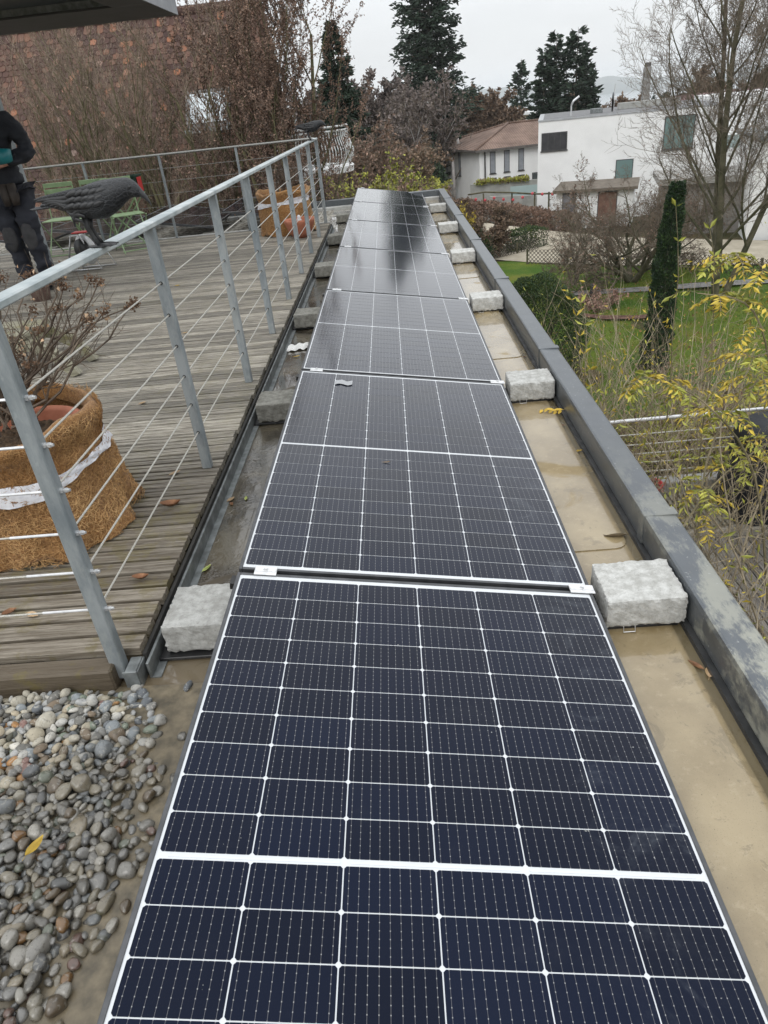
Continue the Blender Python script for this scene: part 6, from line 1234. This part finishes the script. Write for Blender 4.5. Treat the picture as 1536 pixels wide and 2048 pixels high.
# two upright shoots that stand clear against the garden
def shoot(base,top,label,seed,nl,m,r=.008,bend=.12):
    rn=np.random.default_rng(seed); t=empty('leafy_shoot',base,label,'plant','leafy shoots rising from the shrub'); o=[];L=[]; b=np.array(base);tp_=np.array(top); n=12
    pts=[b+(tp_-b)*u+np.array([math.sin(u*3)*bend,0,0])+rn.normal(size=3)*.008 for u in np.linspace(0,1,n+1)]
    for i in range(n): o.append((*pts[i],*pts[i+1],r*(1-.7*i/n),r*(1-.7*(i+1)/n)))
    for i in range(n-nl,n+1):
        for s in (-1,1): d=norm(np.array([s*.8,rn.normal()*.4,.7])); L.append((*pts[i],*d))
    V,F=tubes(o,5); obj('stem',V,F,m_caned,t)
    for q in L:
        V,F=leaves([q[:3]],.08,rn,np.array([q[3:]]),.36,.2,.1); obj('leaf',V,F,m,t)
    return t
shoot((2.25,4.0,-2.6),(2.18,4.0,.62),'tall upright shoot with fresh yellow green leaves against the cypress',1,2,m_lfyg)
shoot((1.35,3.6,-2.2),(1.43,3.75,.02),'short leafy shoot close to the parapet before the round bush',2,5,m_lfyg,.006)
shoot((2.7,4.2,-2.4),(2.62,4.3,.38),'leafy shoot right of the tall one, near the lime tree trunk',3,4,m_lfyg)
shoot((1.9,4.6,-2.3),(1.62,4.9,-.25),'slanting olive shoot with small leaves in front of the lawn',4,6,m_lfy,.006)
# wisteria with big compound yellow leaves
ws=empty('wisteria',(3.2,4.2,-3),'climber with large drooping yellow pinnate leaves at the right picture edge','climber'); o=[];rn=np.random.default_rng(8); LL={0:[],1:[]}
mains=[[(3.6,3.6,-3),(3.3,4,-1.2),(3.0,4.1,-.3),(2.55,4.2,-.12)],[(3.8,4.2,-3),(3.4,4.3,-1),(3.2,4.3,-.1),(2.9,4.4,.12)],[(4.0,3.8,-3),(3.6,3.6,-1.1),(3.3,3.6,-.5),(2.8,3.7,-.55)],[(3.2,3.2,-3),(2.9,3.4,-1.5),(2.5,3.7,-.9),(2.1,4.0,-.75)],[(2.4,2.4,-3),(2.3,2.9,-2),(2.6,3.6,-1.2),(3.4,4.2,-.7)],[(1.6,2.2,-3),(1.9,2.7,-2),(2.5,3.3,-1.5),(3.3,3.8,-1.3)]]
for mpts in mains:
    P=cat_interp(mpts,16)
    for i in range(15): o.append((*P[i],*P[i+1],.013*(1-.04*i),.013*(1-.04*(i+1))))
    for i in range(7,16):
        for _ in range(rn.poisson(2.0)):
            a=rn.uniform(0,2*math.pi); d=np.array([math.cos(a),math.sin(a),.35]); p=P[min(i,15)].copy(); L=rn.uniform(.24,.36); q=p; yl=int(rn.random()<.5)
            for k in range(8):
                d=norm(d+np.array([0,0,-.14])); q2=q+d*L/8; o.append((*q,*q2,.002,.0018)); sd=norm(np.cross(d,[0,0,1]))
                if k>0:
                    for s in (-1,1): LL[yl].append((*q2,*(sd*s+d*.35+np.array([0,0,-.35]))))
                q=q2
            LL[yl].append((*q,*d))
V,F=tubes(o,5); obj('vines',V,F,m_caned,ws)
for k,m,nm in ((0,m_lfy,'yellow_leaflets'),(1,m_lfyg,'green_leaflets')): A_=np.array(LL[k]); V,F=leaves(A_[:,:3],.075,rn,A_[:,3:],.36,.12,.1); obj(nm,V,F,m,ws)['kind']='stuff'
shell('golden_undergrowth',(2.6,7.6,-4),boxf([(1.3,6.6),(3.5,6.7),(6.5,7.0)],1.6,-5.8,-2.55),9000,.09,58,'golden brown leafy undergrowth behind the lower terrace railing','bush',(m_lfyg,m_lfo),jit=1.2)
for i,(x,y,h,l) in enumerate([(2.9,9.6,2.5,'bare tangled shrub with a few yellow leaves left behind the terrace railing'),(4.4,8.6,2.4,'tangled thin shrub in front of the cypress foot'),(5.9,9.4,2.6,'wiry shrub with yellow leaves right of the cypress'),(7.3,8.4,3.0,'wiry shrub at the right edge behind the black cover'),(6.8,12.5,2.0,'brownish twiggy shrub between cypress and black cover')]):
    bare_tree('wiry_shrub',(x,y,-6),h,140+i,l,'shrub','wiry shrubs behind the lower terrace',P=dict(seg=[7,5,4,3],wig=[.10,.16,.2,.2],trop=[.0,.02,.01,0],st=[.15,.1,.1,.1],ch=[2.2,1.7,1.2,0],rat=[.5,.55,.5,.5],rmin=.003,max=3,ang=(.3,.9)),r=.022,stems=9,spread=.5,leafm=[m_lfo,m_lfy][i%2],leaf_n=.14,leaf_s=.06,twig=m_twigm,bark=m_barkm)
shell('leafy_ground_cover',(5,12,-6),boxf([(2.2,12.5),(5,11.8),(9.5,11.0)],3.2,-6,-5.4),9000,.10,61,'low brown and olive ground cover between terrace and lawn','plants',(m_lfo,m_lfyg),jit=1.2)
shell('pink_berry_bush',(1.9,9.5,-5),ellf((1.9,9.2,-4.3),1.0,2.2,1.3,.3,.6),4500,.09,59,'pinkish brown bush between the round bush and the willow canes','bush',(m_lfb,m_mossl),jit=1.2)

# ------------------------------------------------------------------ air
hz=G().box((-7000,-60,-63.2),(9500,7000,62)).out('haze',None); hm=bpy.data.materials.new('haze_air'); hm.use_nodes=True; t=hm.node_tree; t.nodes.remove(t.nodes['Principled BSDF']); pv=t.nodes.new('ShaderNodeVolumePrincipled'); pv.inputs['Color'].default_value=(.975,.99,1,1); pv.inputs['Density'].default_value=.00020; pv.inputs['Anisotropy'].default_value=.2; t.links.new(pv.outputs[0],t.nodes['Material Output'].inputs['Volume']); hz.data.materials.append(hm); hz['kind']='stuff'; tag(hz,'thin pale air over the valley that fades the far hills','haze',kind='stuff')
